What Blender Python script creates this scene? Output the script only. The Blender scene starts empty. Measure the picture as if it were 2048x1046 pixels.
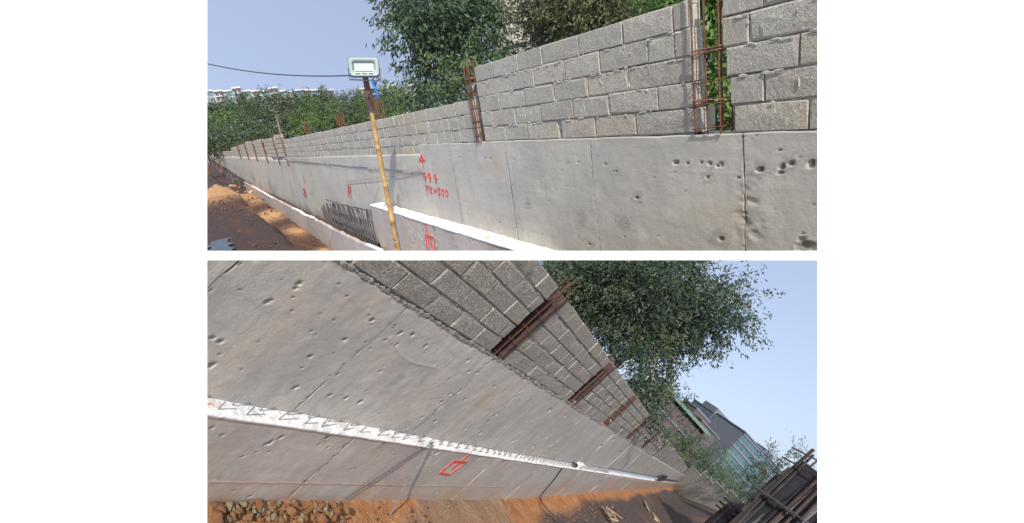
import bpy, bmesh, math, random
import numpy as np
from mathutils import Vector, Matrix

random.seed(7)
RNG = np.random.default_rng(7)
C = bpy.context.scene.collection
sc = bpy.context.scene

# ------------------------------------------------------------------ camera, sky, sun, exposure
FOC = 1000.0                       # focal length in pixels of the 2048-wide photograph
W, H = 2048.0, 1046.0
SB, SA = 4.0, 32.0                 # sizes of the lower and the upper site


def frame_axes(vp, up):
    v = np.array([vp[0] - W / 2, H / 2 - vp[1], -FOC]); v /= np.linalg.norm(v)
    u = np.array([up[0], up[1], 0.0]); u[2] = -(u[0] * v[0] + u[1] * v[1]) / v[2]; u /= np.linalg.norm(u)
    n = np.cross(v, u)
    if n[2] < 0: n = -n
    return v, u, n


vA, uA, nA = frame_axes((403, 305), (-.155, .985))
vB, uB, nB = frame_axes((1400, 970), (.74, .67))
DA, DB = 3.5, 2.0                  # metres from the eye to each wall
CW = np.array([-vA, -nA, uA])      # camera axes -> world axes (the world stands upright on the upper site)
EYE = np.array([0.0, -DA * SA, 0.0])


def m4(R, t=(0, 0, 0)):
    M = Matrix.Identity(4)
    for i in range(3):
        for j in range(3): M[i][j] = float(R[i][j])
        M[i][3] = float(t[i])
    return M


cam = bpy.data.objects.new('camera', bpy.data.cameras.new('camera')); C.objects.link(cam)
cam.matrix_world = m4(CW, EYE)
cam.data.sensor_width = 36; cam.data.lens = 36 * FOC / W
cam.data.clip_start = .05; cam.data.clip_end = 60000
sc.camera = cam

sun_c = np.array([.07, .50, .86]); sun_c /= np.linalg.norm(sun_c)
sun_w = CW @ sun_c
sun = bpy.data.objects.new('sun', bpy.data.lights.new('sun', 'SUN')); C.objects.link(sun)
sun.data.energy = 3.3; sun.data.angle = math.radians(.6); sun.data.color = (1, .955, .88)
sun.rotation_euler = Vector(sun_w).to_track_quat('Z', 'Y').to_euler()

world = bpy.data.worlds.new('World'); sc.world = world; world.use_nodes = True
nt = world.node_tree; nt.nodes.clear()
zen = np.array([.30, .90, -.30]); zen /= np.linalg.norm(zen)
sx = np.cross([0, 1, 0], zen); sx /= np.linalg.norm(sx); sy = np.cross(zen, sx)
azi = math.atan2(float(sun_c @ sx), float(sun_c @ sy))
tc = nt.nodes.new('ShaderNodeTexCoord'); comb = nt.nodes.new('ShaderNodeCombineXYZ')
for k, ax in enumerate((sx, sy, zen)):
    d = nt.nodes.new('ShaderNodeVectorMath'); d.operation = 'DOT_PRODUCT'
    d.inputs[1].default_value = tuple(float(t) for t in CW @ ax)
    nt.links.new(tc.outputs['Generated'], d.inputs[0])
    if k == 2:
        ab = nt.nodes.new('ShaderNodeMath'); ab.operation = 'ABSOLUTE'
        nt.links.new(d.outputs['Value'], ab.inputs[0]); nt.links.new(ab.outputs[0], comb.inputs[2])
    else: nt.links.new(d.outputs['Value'], comb.inputs[k])
sky = nt.nodes.new('ShaderNodeTexSky'); sky.sky_type = 'NISHITA'; sky.sun_disc = False
sky.sun_elevation = math.radians(38); sky.sun_rotation = azi
sky.air_density = 1.2; sky.dust_density = 3.2; sky.ozone_density = 3.0; sky.altitude = 300
bg = nt.nodes.new('ShaderNodeBackground'); bg.inputs['Strength'].default_value = .15
out = nt.nodes.new('ShaderNodeOutputWorld')
hs = nt.nodes.new('ShaderNodeHueSaturation'); hs.inputs['Saturation'].default_value = .75; hs.inputs['Value'].default_value = .9
hz = nt.nodes.new('ShaderNodeMix'); hz.data_type = 'RGBA'; hz.inputs['Factor'].default_value = .62; hz.inputs[7].default_value = (1.50, 1.74, 2.45, 1)   # even summer haze over the clear sky
nt.links.new(comb.outputs[0], sky.inputs['Vector']); nt.links.new(sky.outputs[0], hs.inputs['Color']); nt.links.new(hs.outputs[0], hz.inputs[6]); nt.links.new(hz.outputs[2], bg.inputs['Color'])
nt.links.new(bg.outputs[0], out.inputs['Surface'])
vs = sc.view_settings
vs.view_transform = 'Standard'; vs.look = 'None'; vs.gamma = 1; vs.use_curve_mapping = False; vs.exposure = 1.0


# ------------------------------------------------------------------ frames of the two sites
class Site:
    """local metres: x along the wall, y into the wall (face at 0), z up, the eye at (0,-D,0)"""
    def __init__(s, v, u, n, D, M, sign, off):
        s.v, s.u, s.n, s.D, s.M, s.sg = v, u, n, D, M, sign
        s.objs = []

    def ray(s, p):
        r = np.array([p[0] - W / 2, H / 2 - p[1], -FOC])
        return np.array([s.sg * (r @ s.v), -(r @ s.n), r @ s.u])

    def wall(s, p, off=0.0):          # where a picture point meets the plane `off` in front of the wall
        r = s.ray(p); t = (s.D - off) / r[1]
        return (r[0] * t, -off, r[2] * t)

    def far(s, p, depth):             # at a distance along the view
        r = s.ray(p) * depth / FOC
        return Vector((r[0], r[1] - s.D, r[2]))


A = Site(vA, uA, nA, DA, Matrix.Scale(SA, 4), -1, 0)
RB = np.array([vB, -nB, uB]).T            # columns: local axes in camera axes
MB4 = m4((CW @ RB) * SB, EYE + CW @ RB @ np.array([0, DB, 0]) * SB)
B = Site(vB, uB, nB, DB, MB4, 1, 0)


# ------------------------------------------------------------------ object helpers
def link(o, site=None, parent=None, loc=None, rot=None):
    C.objects.link(o)
    if parent is not None:
        o.parent = parent
        L = Matrix.Translation(Vector(loc)) if loc is not None else Matrix.Identity(4)
        if rot is not None: L = L @ rot
        o.matrix_local = L
        site = SITE[parent.name]
    elif site is not None:
        L = Matrix.Translation(Vector(loc)) if loc is not None else Matrix.Identity(4)
        if rot is not None: L = L @ rot
        o.matrix_world = site.M @ L
    SITE[o.name] = site
    if site is not None: site.objs.append(o)
    return o


SITE = {}


def tag(o, label, cat, group=None):
    o['label'] = label; o['category'] = cat
    if group: o['group'] = group
    return o


def thing(site, name, label, cat, loc=(0, 0, 0), rot=None, group=None):
    o = bpy.data.objects.new(name, None); o.empty_display_size = .1
    link(o, site, None, loc, rot)
    return tag(o, label, cat, group)


class Mesh:
    def __init__(s): s.v = []; s.f = []; s.mi = []

    def add(s, vs_, fs, mi=0):
        b = len(s.v); s.v += [tuple(p) for p in vs_]; s.f += [tuple(b + i for i in f) for f in fs]; s.mi += [mi] * len(fs)
        return s

    def box(s, x0, x1, y0, y1, z0, z1, mi=0, M=None):
        p = [Vector((x, y, z)) for z in (z0, z1) for y in (y0, y1) for x in (x0, x1)]
        if M is not None: p = [M @ q for q in p]
        return s.add(p, [(0, 2, 3, 1), (4, 5, 7, 6), (0, 1, 5, 4), (2, 6, 7, 3), (0, 4, 6, 2), (1, 3, 7, 5)], mi)

    def tube(s, pts, r, n=6, mi=0, caps=True):
        pts = [Vector(p) for p in pts]; rr = r if isinstance(r, (list, tuple)) else [r] * len(pts)
        ring = []
        for i, p in enumerate(pts):
            d = (pts[min(i + 1, len(pts) - 1)] - pts[max(i - 1, 0)]).normalized()
            a = d.cross(Vector((0.13, .2, 1)) if abs(d.z) < .9 else Vector((1, .1, 0))).normalized(); b = d.cross(a)
            ring.append([p + (a * math.cos(t) + b * math.sin(t)) * rr[i] for t in [2 * math.pi * k / n for k in range(n)]])
        vs_ = [q for R in ring for q in R]; fs = []
        for i in range(len(pts) - 1):
            for k in range(n): fs.append((i * n + k, i * n + (k + 1) % n, (i + 1) * n + (k + 1) % n, (i + 1) * n + k))
        if caps: fs += [tuple(range(n))[::-1], tuple((len(pts) - 1) * n + k for k in range(n))]
        return s.add(vs_, fs, mi)

    def data(s, name, mats, smooth=False):
        me = bpy.data.meshes.new(name); me.from_pydata(s.v, [], s.f)
        for m in (mats if isinstance(mats, (list, tuple)) else [mats]): me.materials.append(m)
        me.polygons.foreach_set('material_index', s.mi)
        if smooth: me.polygons.foreach_set('use_smooth', [True] * len(s.f))
        me.update(); return me

    def obj(s, name, mats, site=None, parent=None, loc=None, rot=None, smooth=False):
        return link(bpy.data.objects.new(name, s.data(name, mats, smooth)), site, parent, loc, rot)


def part(name, me, parent, loc=(0, 0, 0), rot=None):
    return link(bpy.data.objects.new(name, me), None, parent, loc, rot)


def np_mesh(name, V, F, mats, smooth=False, attr=None):
    me = bpy.data.meshes.new(name)
    V = np.ascontiguousarray(V, dtype=np.float32); F = np.ascontiguousarray(F, dtype=np.int32); k = F.shape[1]
    me.vertices.add(len(V)); me.vertices.foreach_set('co', V.ravel())
    me.loops.add(F.size); me.loops.foreach_set('vertex_index', F.ravel())
    me.polygons.add(len(F)); me.polygons.foreach_set('loop_start', np.arange(0, F.size, k, dtype=np.int32))
    me.polygons.foreach_set('loop_total', np.full(len(F), k, dtype=np.int32))
    if smooth: me.polygons.foreach_set('use_smooth', np.ones(len(F), dtype=bool))
    for m in (mats if isinstance(mats, (list, tuple)) else [mats]): me.materials.append(m)
    for nm, arr in (attr or {}).items():
        at = me.attributes.new(nm, 'FLOAT', 'POINT'); at.data.foreach_set('value', np.asarray(arr, dtype=np.float32))
    me.update(calc_edges=True); return me


# lattice noise for the modelled relief
_perm = RNG.random((256, 256))


def vnoise(x, y):
    xi = np.floor(x).astype(int); yi = np.floor(y).astype(int); fx = x - xi; fy = y - yi
    fx = fx * fx * (3 - 2 * fx); fy = fy * fy * (3 - 2 * fy)
    g = lambda a, b: _perm[a % 256, b % 256]
    return (g(xi, yi) * (1 - fx) + g(xi + 1, yi) * fx) * (1 - fy) + (g(xi, yi + 1) * (1 - fx) + g(xi + 1, yi + 1) * fx) * fy - .5


def fbm(x, y, o=4):
    r = 0; a = 1.0
    for k in range(o): r = r + a * vnoise(x * 2 ** k + 17.3 * k, y * 2 ** k + 5.1 * k); a *= .5
    return r


# ------------------------------------------------------------------ materials
def rgb(c): return (c[0], c[1], c[2], 1)


class Mat:
    def __init__(s, name, base=(.5, .5, .5), rough=.85, metal=0, spec=.3):
        s.m = bpy.data.materials.new(name); s.m.use_nodes = True; s.t = s.m.node_tree
        s.b = s.t.nodes['Principled BSDF']; s.col = None
        s.b.inputs['Base Color'].default_value = rgb(base); s.b.inputs['Roughness'].default_value = rough
        s.b.inputs['Metallic'].default_value = metal; s.b.inputs['Specular IOR Level'].default_value = spec
        s.base = base; s.h = None
        s.tc = s.t.nodes.new('ShaderNodeTexCoord'); s.vec = s.tc.outputs['Object']

    def rand_vec(s, k=40):
        oi = s.t.nodes.new('ShaderNodeObjectInfo'); m = s.t.nodes.new('ShaderNodeMath'); m.operation = 'MULTIPLY'
        m.inputs[1].default_value = k; s.t.links.new(oi.outputs['Random'], m.inputs[0])
        a = s.t.nodes.new('ShaderNodeVectorMath'); a.operation = 'ADD'
        s.t.links.new(s.vec, a.inputs[0]); s.t.links.new(m.outputs[0], a.inputs[1]); s.vec = a.outputs[0]; return s

    def stretch(s, sc3):
        m = s.t.nodes.new('ShaderNodeMapping'); m.inputs['Scale'].default_value = sc3
        s.t.links.new(s.vec, m.inputs[0]); return m.outputs[0]

    def noise(s, scale, detail=4, rough=.6, vec=None):
        n = s.t.nodes.new('ShaderNodeTexNoise'); n.inputs['Scale'].default_value = scale
        n.inputs['Detail'].default_value = detail; n.inputs['Roughness'].default_value = rough
        s.t.links.new(vec or s.vec, n.inputs['Vector']); return n.outputs['Fac']

    def voro(s, scale, vec=None):
        n = s.t.nodes.new('ShaderNodeTexVoronoi'); n.inputs['Scale'].default_value = scale
        s.t.links.new(vec or s.vec, n.inputs['Vector']); return n.outputs['Distance']

    def attr(s, name):
        n = s.t.nodes.new('ShaderNodeAttribute'); n.attribute_name = name; return n.outputs['Fac']

    def objrand(s):
        return s.t.nodes.new('ShaderNodeObjectInfo').outputs['Random']

    def rng(s, fac, a, b, lo=0, hi=1):
        n = s.t.nodes.new('ShaderNodeMapRange'); n.inputs[1].default_value = a; n.inputs[2].default_value = b
        n.inputs[3].default_value = lo; n.inputs[4].default_value = hi; s.t.links.new(fac, n.inputs[0]); return n.outputs[0]

    def mix(s, fac, c, mode='MIX'):
        n = s.t.nodes.new('ShaderNodeMix'); n.data_type = 'RGBA'; n.blend_type = mode
        if isinstance(fac, float): n.inputs['Factor'].default_value = fac
        else: s.t.links.new(fac, n.inputs['Factor'])
        if s.col is None: n.inputs[6].default_value = rgb(s.base)
        else: s.t.links.new(s.col, n.inputs[6])
        n.inputs[7].default_value = rgb(c); s.col = n.outputs[2]
        s.t.links.new(s.col, s.b.inputs['Base Color']); return s

    def bump(s, fac, dist, strength=1.0):
        n = s.t.nodes.new('ShaderNodeBump'); n.inputs['Distance'].default_value = dist; n.inputs['Strength'].default_value = strength
        s.t.links.new(fac, n.inputs['Height'])
        if s.h is not None: s.t.links.new(s.h, n.inputs['Normal'])
        s.h = n.outputs[0]; s.t.links.new(s.h, s.b.inputs['Normal']); return s


def concrete(name, base, k, pink=0.0):
    m = Mat(name, base, .9)
    m.mix(m.rng(m.noise(.7, 6, .65), .38, .66), tuple(c * f for c, f in zip(base, (.76, .76, .79))))
    m.mix(m.rng(m.noise(2.3, 6, .7), .54, .68, 0, .6), tuple(min(1, c * 1.22) for c in base))
    m.mix(m.rng(m.noise(1.6, 5, .6), .52, .75, 0, .5 + pink), (base[0] * 1.1, base[1] * .98, base[2] * .84))
    st = m.stretch((.35, .35, 9)); m.mix(m.rng(m.noise(1.2, 5, .7, st), .48, .75, 0, .7), tuple(c * .76 for c in base))
    dr = m.stretch((7, 7, .5)); m.mix(m.rng(m.noise(.9, 5, .7, dr), .52, .75, 0, .7), tuple(c * .70 for c in base))
    m.mix(m.rng(m.noise(38, 4, .7), .5, .78, 0, .45), tuple(c * .7 for c in base))
    m.mix(m.rng(m.noise(21, 3, .6), .60, .72, 0, .35), tuple(min(1, c * 1.35) for c in base))
    m.mix(m.rng(m.attr('stain_shade'), 0, 1, 0, .92), tuple(c * .30 for c in base))
    m.mix(m.rng(m.attr('rust'), 0, 1, 0, .55), (.42, .22, .09))
    m.bump(m.noise(60, 4, .7), .003 * k, .8); m.bump(m.noise(9, 4, .6), .008 * k, .6)
    return m.m


def block_mat(name, base, k, spk):
    m = Mat(name, base, .95).rand_vec()
    m.mix(m.rng(m.objrand(), 0, 1, 0, .75), tuple(c * .72 for c in base))
    m.mix(m.rng(m.noise(1.3, 4, .6), .5, .7, 0, .5), tuple(c * .66 for c in base))
    m.mix(m.rng(m.noise(.35, 2, .5), .45, .62, 0, .55), (base[0] * 1.12, base[1] * 1.02, base[2] * .86))
    m.mix(m.rng(m.noise(3.1, 5, .65), .45, .7, 0, .6), (base[0] * .86, base[1] * .80, base[2] * .72))
    m.mix(m.rng(m.noise(6, 4, .6), .55, .75, 0, .5), tuple(min(1, c * 1.25) for c in base))
    m.mix(m.rng(m.noise(75, 3, .75), .44, .62, spk, 0), tuple(c * .38 for c in base))
    m.mix(m.rng(m.noise(48, 3, .7), .58, .7, 0, spk), tuple(min(1, c * 1.5) for c in base))
    m.bump(m.noise(55, 4, .75), .008 * k, 1); m.bump(m.noise(11, 3, .6), .015 * k, .7)
    return m.m


M = {}
M['concA'] = concrete('pale_cast_concrete', (.425, .40, .35), SA)
M['concLA'] = concrete('pinkish_cast_concrete', (.40, .345, .305), SA, .4)
M['concB'] = concrete('cast_concrete', (.435, .41, .365), SB, .3)
M['concLB'] = concrete('lower_cast_concrete', (.43, .39, .345), SB, .4)
M['blkA'] = block_mat('concrete_block', (.43, .405, .355), SA, .55)
M['blkB'] = block_mat('coarse_concrete_block', (.37, .35, .31), SB, .9)


def simple(name, base, rough=.9, var=None, sc_=5, bumps=None, metal=0, rand=False, spec=.3):
    m = Mat(name, base, rough, metal, spec)
    if rand: m.rand_vec()
    if var: m.mix(m.rng(m.noise(sc_, 5, .65), .4, .66), var)
    if bumps: m.bump(m.noise(bumps[0], 4, .7), bumps[1], 1)
    return m.m


M['mortarA'] = simple('mortar', (.31, .295, .26), var=(.12, .115, .105), sc_=9, bumps=(40, .01 * SA))
M['mortarB'] = simple('grey_mortar', (.24, .23, .205), var=(.11, .105, .095), sc_=9, bumps=(40, .01 * SB))
M['white'] = simple('white_border_paint', (.93, .93, .93), .9)


def ledge_mat(name, k):
    m = Mat(name, (.80, .79, .76), .9)
    m.mix(m.rng(m.noise(5, 5, .7), .48, .66, 0, .9), (.50, .46, .41))
    m.mix(m.rng(m.noise(30, 4, .7), .56, .68, 0, .8), (.30, .28, .27))
    m.mix(m.rng(m.attr('rust'), 0, 1, 0, .9), (.55, .27, .10))
    m.bump(m.noise(30, 4, .7), .010 * k, .8)
    return m.m


M['ledgeA'] = ledge_mat('sunlit_ledge_concrete', SA); M['ledgeB'] = ledge_mat('sunlit_white_concrete', SB)  # ledge tops whitened in the colour for sun glare
M['rust'] = simple('rusty_steel', (.085, .037, .024), .85, (.15, .066, .034), 14, rand=True)
M['rust2'] = simple('pale_rusty_steel', (.24, .13, .08), .8, (.15, .07, .04), 20, rand=True)
M['dsteel'] = simple('dark_steel', (.055, .055, .062), .7, (.10, .07, .055), 12, rand=True)
M['dowel'] = simple('grey_dowel_steel', (.16, .15, .15), .7)
M['bamboo'] = simple('bamboo', (.42, .27, .11), .6, (.25, .14, .05), 6, rand=True)
M['tape'] = simple('dark_brown_wrap', (.07, .045, .04), .7, (.13, .06, .04), 20)
M['apt0'] = simple('weathered_grey_post', (.16, .155, .15), .8)
M['alu'] = simple('pale_green_housing', (.30, .36, .34), .4)
M['alud'] = simple('dark_heat_sink', (.05, .06, .07), .5)
M['glassy'] = simple('lamp_reflector', (.42, .45, .43), .25, spec=.6)
M['blue'] = simple('blue_cloth', (.03, .11, .33), .7, (.05, .15, .38), 20)
M['wire'] = simple('black_cable', (.03, .03, .035), .6)
M['rope'] = simple('blue_grey_rope', (.10, .12, .17), .8, (.2, .2, .2), 30)
M['red'] = simple('red_spray_paint', (.50, .04, .035), .85, (.46, .16, .13), 16)
M['redthin'] = simple('faint_red_chalk', (.37, .22, .19), .9, (.38, .32, .28), 9)
M['rock'] = simple('ochre_stone', (.34, .19, .085), .95, (.27, .13, .055), 4, (14, .02 * SB), rand=True)
M['rock2'] = simple('pale_stone', (.38, .30, .19), .95, (.28, .20, .12), 5, (14, .02 * SB), rand=True)
M['rock3'] = simple('reddish_stone', (.30, .14, .065), .95, (.27, .11, .05), 5, (14, .02 * SB), rand=True)
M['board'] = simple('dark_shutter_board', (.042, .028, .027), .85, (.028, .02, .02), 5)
M['rustd'] = simple('dark_rusty_steel', (.075, .032, .022), .85, (.12, .05, .028), 14, rand=True)
M['wood'] = simple('weathered_plank', (.25, .18, .12), .85, (.14, .10, .07), 5, rand=True)
M['barkA'] = simple('brown_bark', (.14, .08, .05), .9, (.08, .05, .035), 9)
M['barkP'] = simple('pale_bark', (.30, .24, .18), .9, (.16, .12, .09), 9)


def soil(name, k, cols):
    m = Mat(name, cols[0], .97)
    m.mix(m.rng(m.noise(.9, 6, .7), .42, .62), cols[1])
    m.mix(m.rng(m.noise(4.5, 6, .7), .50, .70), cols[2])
    m.mix(m.rng(m.attr('wet'), 0, 1, 0, .95), cols[3])  # wet: shade painted into the soil colour
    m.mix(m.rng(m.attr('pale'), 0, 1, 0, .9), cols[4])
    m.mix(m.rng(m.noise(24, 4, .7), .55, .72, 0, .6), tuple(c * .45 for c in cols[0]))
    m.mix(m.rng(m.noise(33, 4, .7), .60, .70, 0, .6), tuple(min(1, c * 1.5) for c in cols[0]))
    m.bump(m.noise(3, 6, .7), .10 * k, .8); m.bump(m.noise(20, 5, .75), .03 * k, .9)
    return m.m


M['clod'] = simple('dark_red_clods', (.11, .05, .03), .97, (.07, .033, .022), 6, rand=True)
M['soilA'] = soil('orange_brown_soil', SA, [(.085, .040, .024), (.062, .029, .02), (.12, .06, .035), (.038, .026, .027), (.40, .23, .11)])  # dark tones carry the trench shade, the last tone its sunlit patches
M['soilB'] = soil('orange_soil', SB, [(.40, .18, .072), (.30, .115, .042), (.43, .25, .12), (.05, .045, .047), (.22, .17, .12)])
M['earth'] = simple('dry_earth', (.16, .12, .07), .97, (.07, .08, .03), .2)


def leaf_mat(name, a, b, c, trans=.25):
    m = Mat(name, a, .55, spec=.35)
    m.mix(m.rng(m.attr('var'), .35, .8), b); m.mix(m.rng(m.attr('var'), .86, .98), c)
    tr = m.t.nodes.new('ShaderNodeBsdfTranslucent'); mx = m.t.nodes.new('ShaderNodeMixShader'); mx.inputs[0].default_value = trans
    m.t.links.new(m.col, tr.inputs['Color']); m.t.links.new(m.b.outputs[0], mx.inputs[1]); m.t.links.new(tr.outputs[0], mx.inputs[2])
    m.t.links.new(mx.outputs[0], m.t.nodes['Material Output'].inputs['Surface'])
    return m.m


M['leafA'] = leaf_mat('grey_green_leaves', (.032, .058, .030), (.085, .125, .055), (.18, .22, .12))
M['leafD'] = leaf_mat('dark_olive_leaves', (.032, .046, .020), (.085, .095, .040), (.20, .20, .11))
M['leafG'] = leaf_mat('bright_green_leaves', (.070, .13, .030), (.12, .20, .045), (.24, .30, .10))
M['leafF'] = leaf_mat('far_tree_leaves', (.045, .072, .036), (.075, .105, .050), (.10, .12, .06))
M['leafF2'] = leaf_mat('far_bright_leaves', (.055, .105, .030), (.085, .145, .040), (.12, .16, .06))
M['leafB'] = leaf_mat('dull_green_leaves', (.024, .044, .032), (.068, .090, .044), (.20, .20, .13))

# ------------------------------------------------------------------ white border frame with two openings, added in front of the sites
FD = .2 * SB


def white_wall():  # builds the added white border frame
    k = FD / FOC
    X = [-1090, 414 - W / 2, 1635 - W / 2, 1090]
    Y = [-(1046 + 40 - H / 2), -(1054 - H / 2), H / 2 - 520, H / 2 - 502, H / 2 + 8, H / 2 + 40]
    th = .10
    mb = Mesh(); grid = {}
    # front face z=0, back face z=-th, the reveals splayed so that the openings widen away from the eye
    def P(i, j, back):
        sx_ = 1.0
        z = -FD - (th if back else 0)
        x, y = X[i] * k, Y[j] * k
        if back:
            g = (FD + th) / FD
            x *= g; y *= g
            if 0 < i < 3: x += .02 * (-1 if i == 1 else 1)
            if j in (2,): y += -.004 * 0
        return (x, y, z)
    idx = {}
    for b in (0, 1):
        for i in range(4):
            for j in range(6): idx[i, j, b] = len(mb.v); mb.v.append(P(i, j, b))
    hole = {(1, 1), (1, 3)}
    for i in range(3):
        for j in range(5):
            if (i, j) in hole:
                for (p, q) in (((i, j), (i + 1, j)), ((i + 1, j), (i + 1, j + 1)), ((i + 1, j + 1), (i, j + 1)), ((i, j + 1), (i, j))):
                    mb.f.append((idx[p[0], p[1], 0], idx[q[0], q[1], 0], idx[q[0], q[1], 1], idx[p[0], p[1], 1])); mb.mi.append(0)
                continue
            mb.f.append((idx[i, j, 0], idx[i + 1, j, 0], idx[i + 1, j + 1, 0], idx[i, j + 1, 0])); mb.mi.append(0)
            mb.f.append((idx[i, j + 1, 1], idx[i + 1, j + 1, 1], idx[i + 1, j, 1], idx[i, j, 1])); mb.mi.append(0)
    o = bpy.data.objects.new('white_wall', mb.data('white_wall', M['white'])); C.objects.link(o)  # the added border frame, not a wall of the site
    o.matrix_world = m4(CW, EYE)
    tag(o, 'plain white border frame added around two wide openings, one above the other', 'wall')


white_wall()


# ------------------------------------------------------------------ cast concrete panels with modelled relief
wob = lambda z, x: .022 * fbm(z * 1.7 + x, z * 0 + 3, 3) + .006 * fbm(z * 14 + x, z * 0 + 8, 2)


def panel(name, parent, mat, x0, x1, z0f, z1f, y0, step, pits, joints=(), thick=.25, lines=(), extra=None, rough=.004, aspect=1.0, mats=None):
    """a cast panel: front relief grid, y0 = face, closed by sides, top and back"""
    lo, hi = min(x0, x1), max(x0, x1)
    nx = max(2, int((hi - lo) / (step * aspect))); xs = np.linspace(lo, hi, nx + 1)
    e_ = [q for q in (.004, .0075) if q < step * aspect * .8]; xs = np.unique(np.r_[xs, [lo + q for q in e_], [hi - q for q in e_]]); nx = len(xs) - 1
    zt = z1f(xs) if callable(z1f) else np.full_like(xs, z1f); zb = z0f(xs) if callable(z0f) else np.full_like(xs, z0f)
    nz = max(2, int(float(np.max(zt - zb)) / step)); tz = np.linspace(0, 1, nz + 1)
    tx_ = np.repeat(((xs - lo) / (hi - lo))[None, :], nz + 1, 0)
    X = np.repeat(xs[None, :], nz + 1, 0); Z = zb[None, :] + (zt - zb)[None, :] * tz[:, None]
    zz_ = Z
    d = rough * fbm(X * 1.3, Z * 1.3) + rough * .5 * fbm(X * 9, Z * 9, 3)
    stain_shade = np.zeros_like(X); rust = np.clip(fbm(X * .8 + 7, Z * .9, 4) - .38, 0, 1) * 1.2
    # worn edges of a panel
    for jx, wd, amt in joints:
        jj = jx
        q = np.abs(X - jj)
        nz_ = fbm(X * 32, Z * 32, 3)
        m = (q < .0055) * np.clip(.5 + 2.2 * fbm(Z * 7 + jx, Z * 0, 3), 0, 1) + (q < wd) * np.clip(nz_ * 3.2 - .75, 0, 1) * amt
        d += .010 * np.clip(m, 0, 1); stain_shade += .9 * np.clip(m, 0, 1) + .55 * (q < .006) + .12 * np.clip(1 - q / (wd * 2), 0, 1)
    for zl, xa, xb in lines:
        q = np.abs(Z - zl(X)) if callable(zl) else np.abs(Z - zl)
        m = np.clip(1 - q / .012, 0, 1) * (X > xa) * (X < xb) * np.clip(.6 + fbm(X * 6, Z * 3), 0, 1); d += -.0025 * m
    for (px_, pz_, r, dep, ring) in pits:
        if px_ < lo - .2 or px_ > hi + .2: continue
        r = r * .38
        q = np.hypot((X - px_), (Z - pz_)) * (1 + .9 * fbm(X * 26 + px_, Z * 26, 2))
        d += dep * .9 * np.clip(1.5 - q / r, 0, 1) ** .4 * (q < r * 1.5)
        stain_shade += 1.0 * np.clip(1.6 - q / r, 0, 1)  # pit cores darkened in the colour as the shade inside
        chip = np.clip(1 - np.abs(q / r - 1.9) / .5, 0, 1) * np.clip(fbm(X * 40, Z * 40, 2) * 2, 0, 1); d += -.003 * chip
        if ring: stain_shade += (.28 * np.clip(1 - np.abs(q - ring) / (.25 * ring), 0, 1) + .22 * (q < ring))
    X = X + (wob(zz_, x0) * (1 - tx_) + wob(zz_, x1) * tx_)
    bug = RNG.random(X.shape) < np.clip(.0016 + .004 * fbm(X * 1.1 + 3, Z * 1.1), 0, 1)
    d = d + bug * RNG.uniform(.004, .014, X.shape); stain_shade = stain_shade + bug * .5  # bug holes get the same painted dark
    if extra: dd, ss, rr = extra(X, Z); d += dd; stain_shade += ss; rust += rr
    Y = y0 + d
    n0 = X.size; V = np.stack([X.ravel(), Y.ravel(), Z.ravel()], 1)
    Vb = np.stack([np.r_[xs, xs], np.full(2 * len(xs), y0 + thick), np.r_[zb, zt]], 1)
    i = np.arange(nx); F = []
    for j in range(nz): a = j * (nx + 1) + i; F.append(np.stack([a, a + 1, a + nx + 2, a + nx + 1], 1))
    tp = nz * (nx + 1) + i; bt = n0 + nx + 1 + i; F.append(np.stack([tp, tp + 1, bt + 1, bt], 1))
    b0 = n0 + i; F.append(np.stack([i + 1, i, b0, b0 + 1], 1)); F.append(np.stack([b0 + 1, b0, bt, bt + 1], 1))
    j = np.arange(nz)
    # sides
    L = j * (nx + 1); R = L + nx
    V2 = V; base = n0 + 2 * (nx + 1)
    side = []
    for e, col in ((0, L), (1, R)):
        sv = np.stack([np.full(nz + 1, xs[0 if e == 0 else -1]), np.full(nz + 1, y0 + thick), Z[:, 0 if e == 0 else -1]], 1)
        side.append(sv); s0 = base + e * (nz + 1) + j
        F.append(np.stack([col, col + nx + 1, s0 + 1, s0], 1) if e == 0 else np.stack([col + nx + 1, col, s0, s0 + 1], 1))
    V = np.concatenate([V, Vb] + side); F = np.concatenate(F)
    st = np.zeros(len(V)); st[:n0] = np.clip(stain_shade, 0, 1).ravel(); ru = np.zeros(len(V)); ru[:n0] = np.clip(rust, 0, 1).ravel()
    me = np_mesh(name, V, F, mat, False, {'stain_shade': st, 'rust': ru})
    return part(name, me, parent)


def px_pits(site, off, lst):
    res = []
    for p in lst:
        q = site.wall(p[:2], off); res.append((q[0], q[2], p[2], p[3], p[4] if len(p) > 4 else 0))
    return res


def on(site, x, y, off=0.0):
    q = site.wall((x, y), off); return q[0], q[2]


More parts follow.
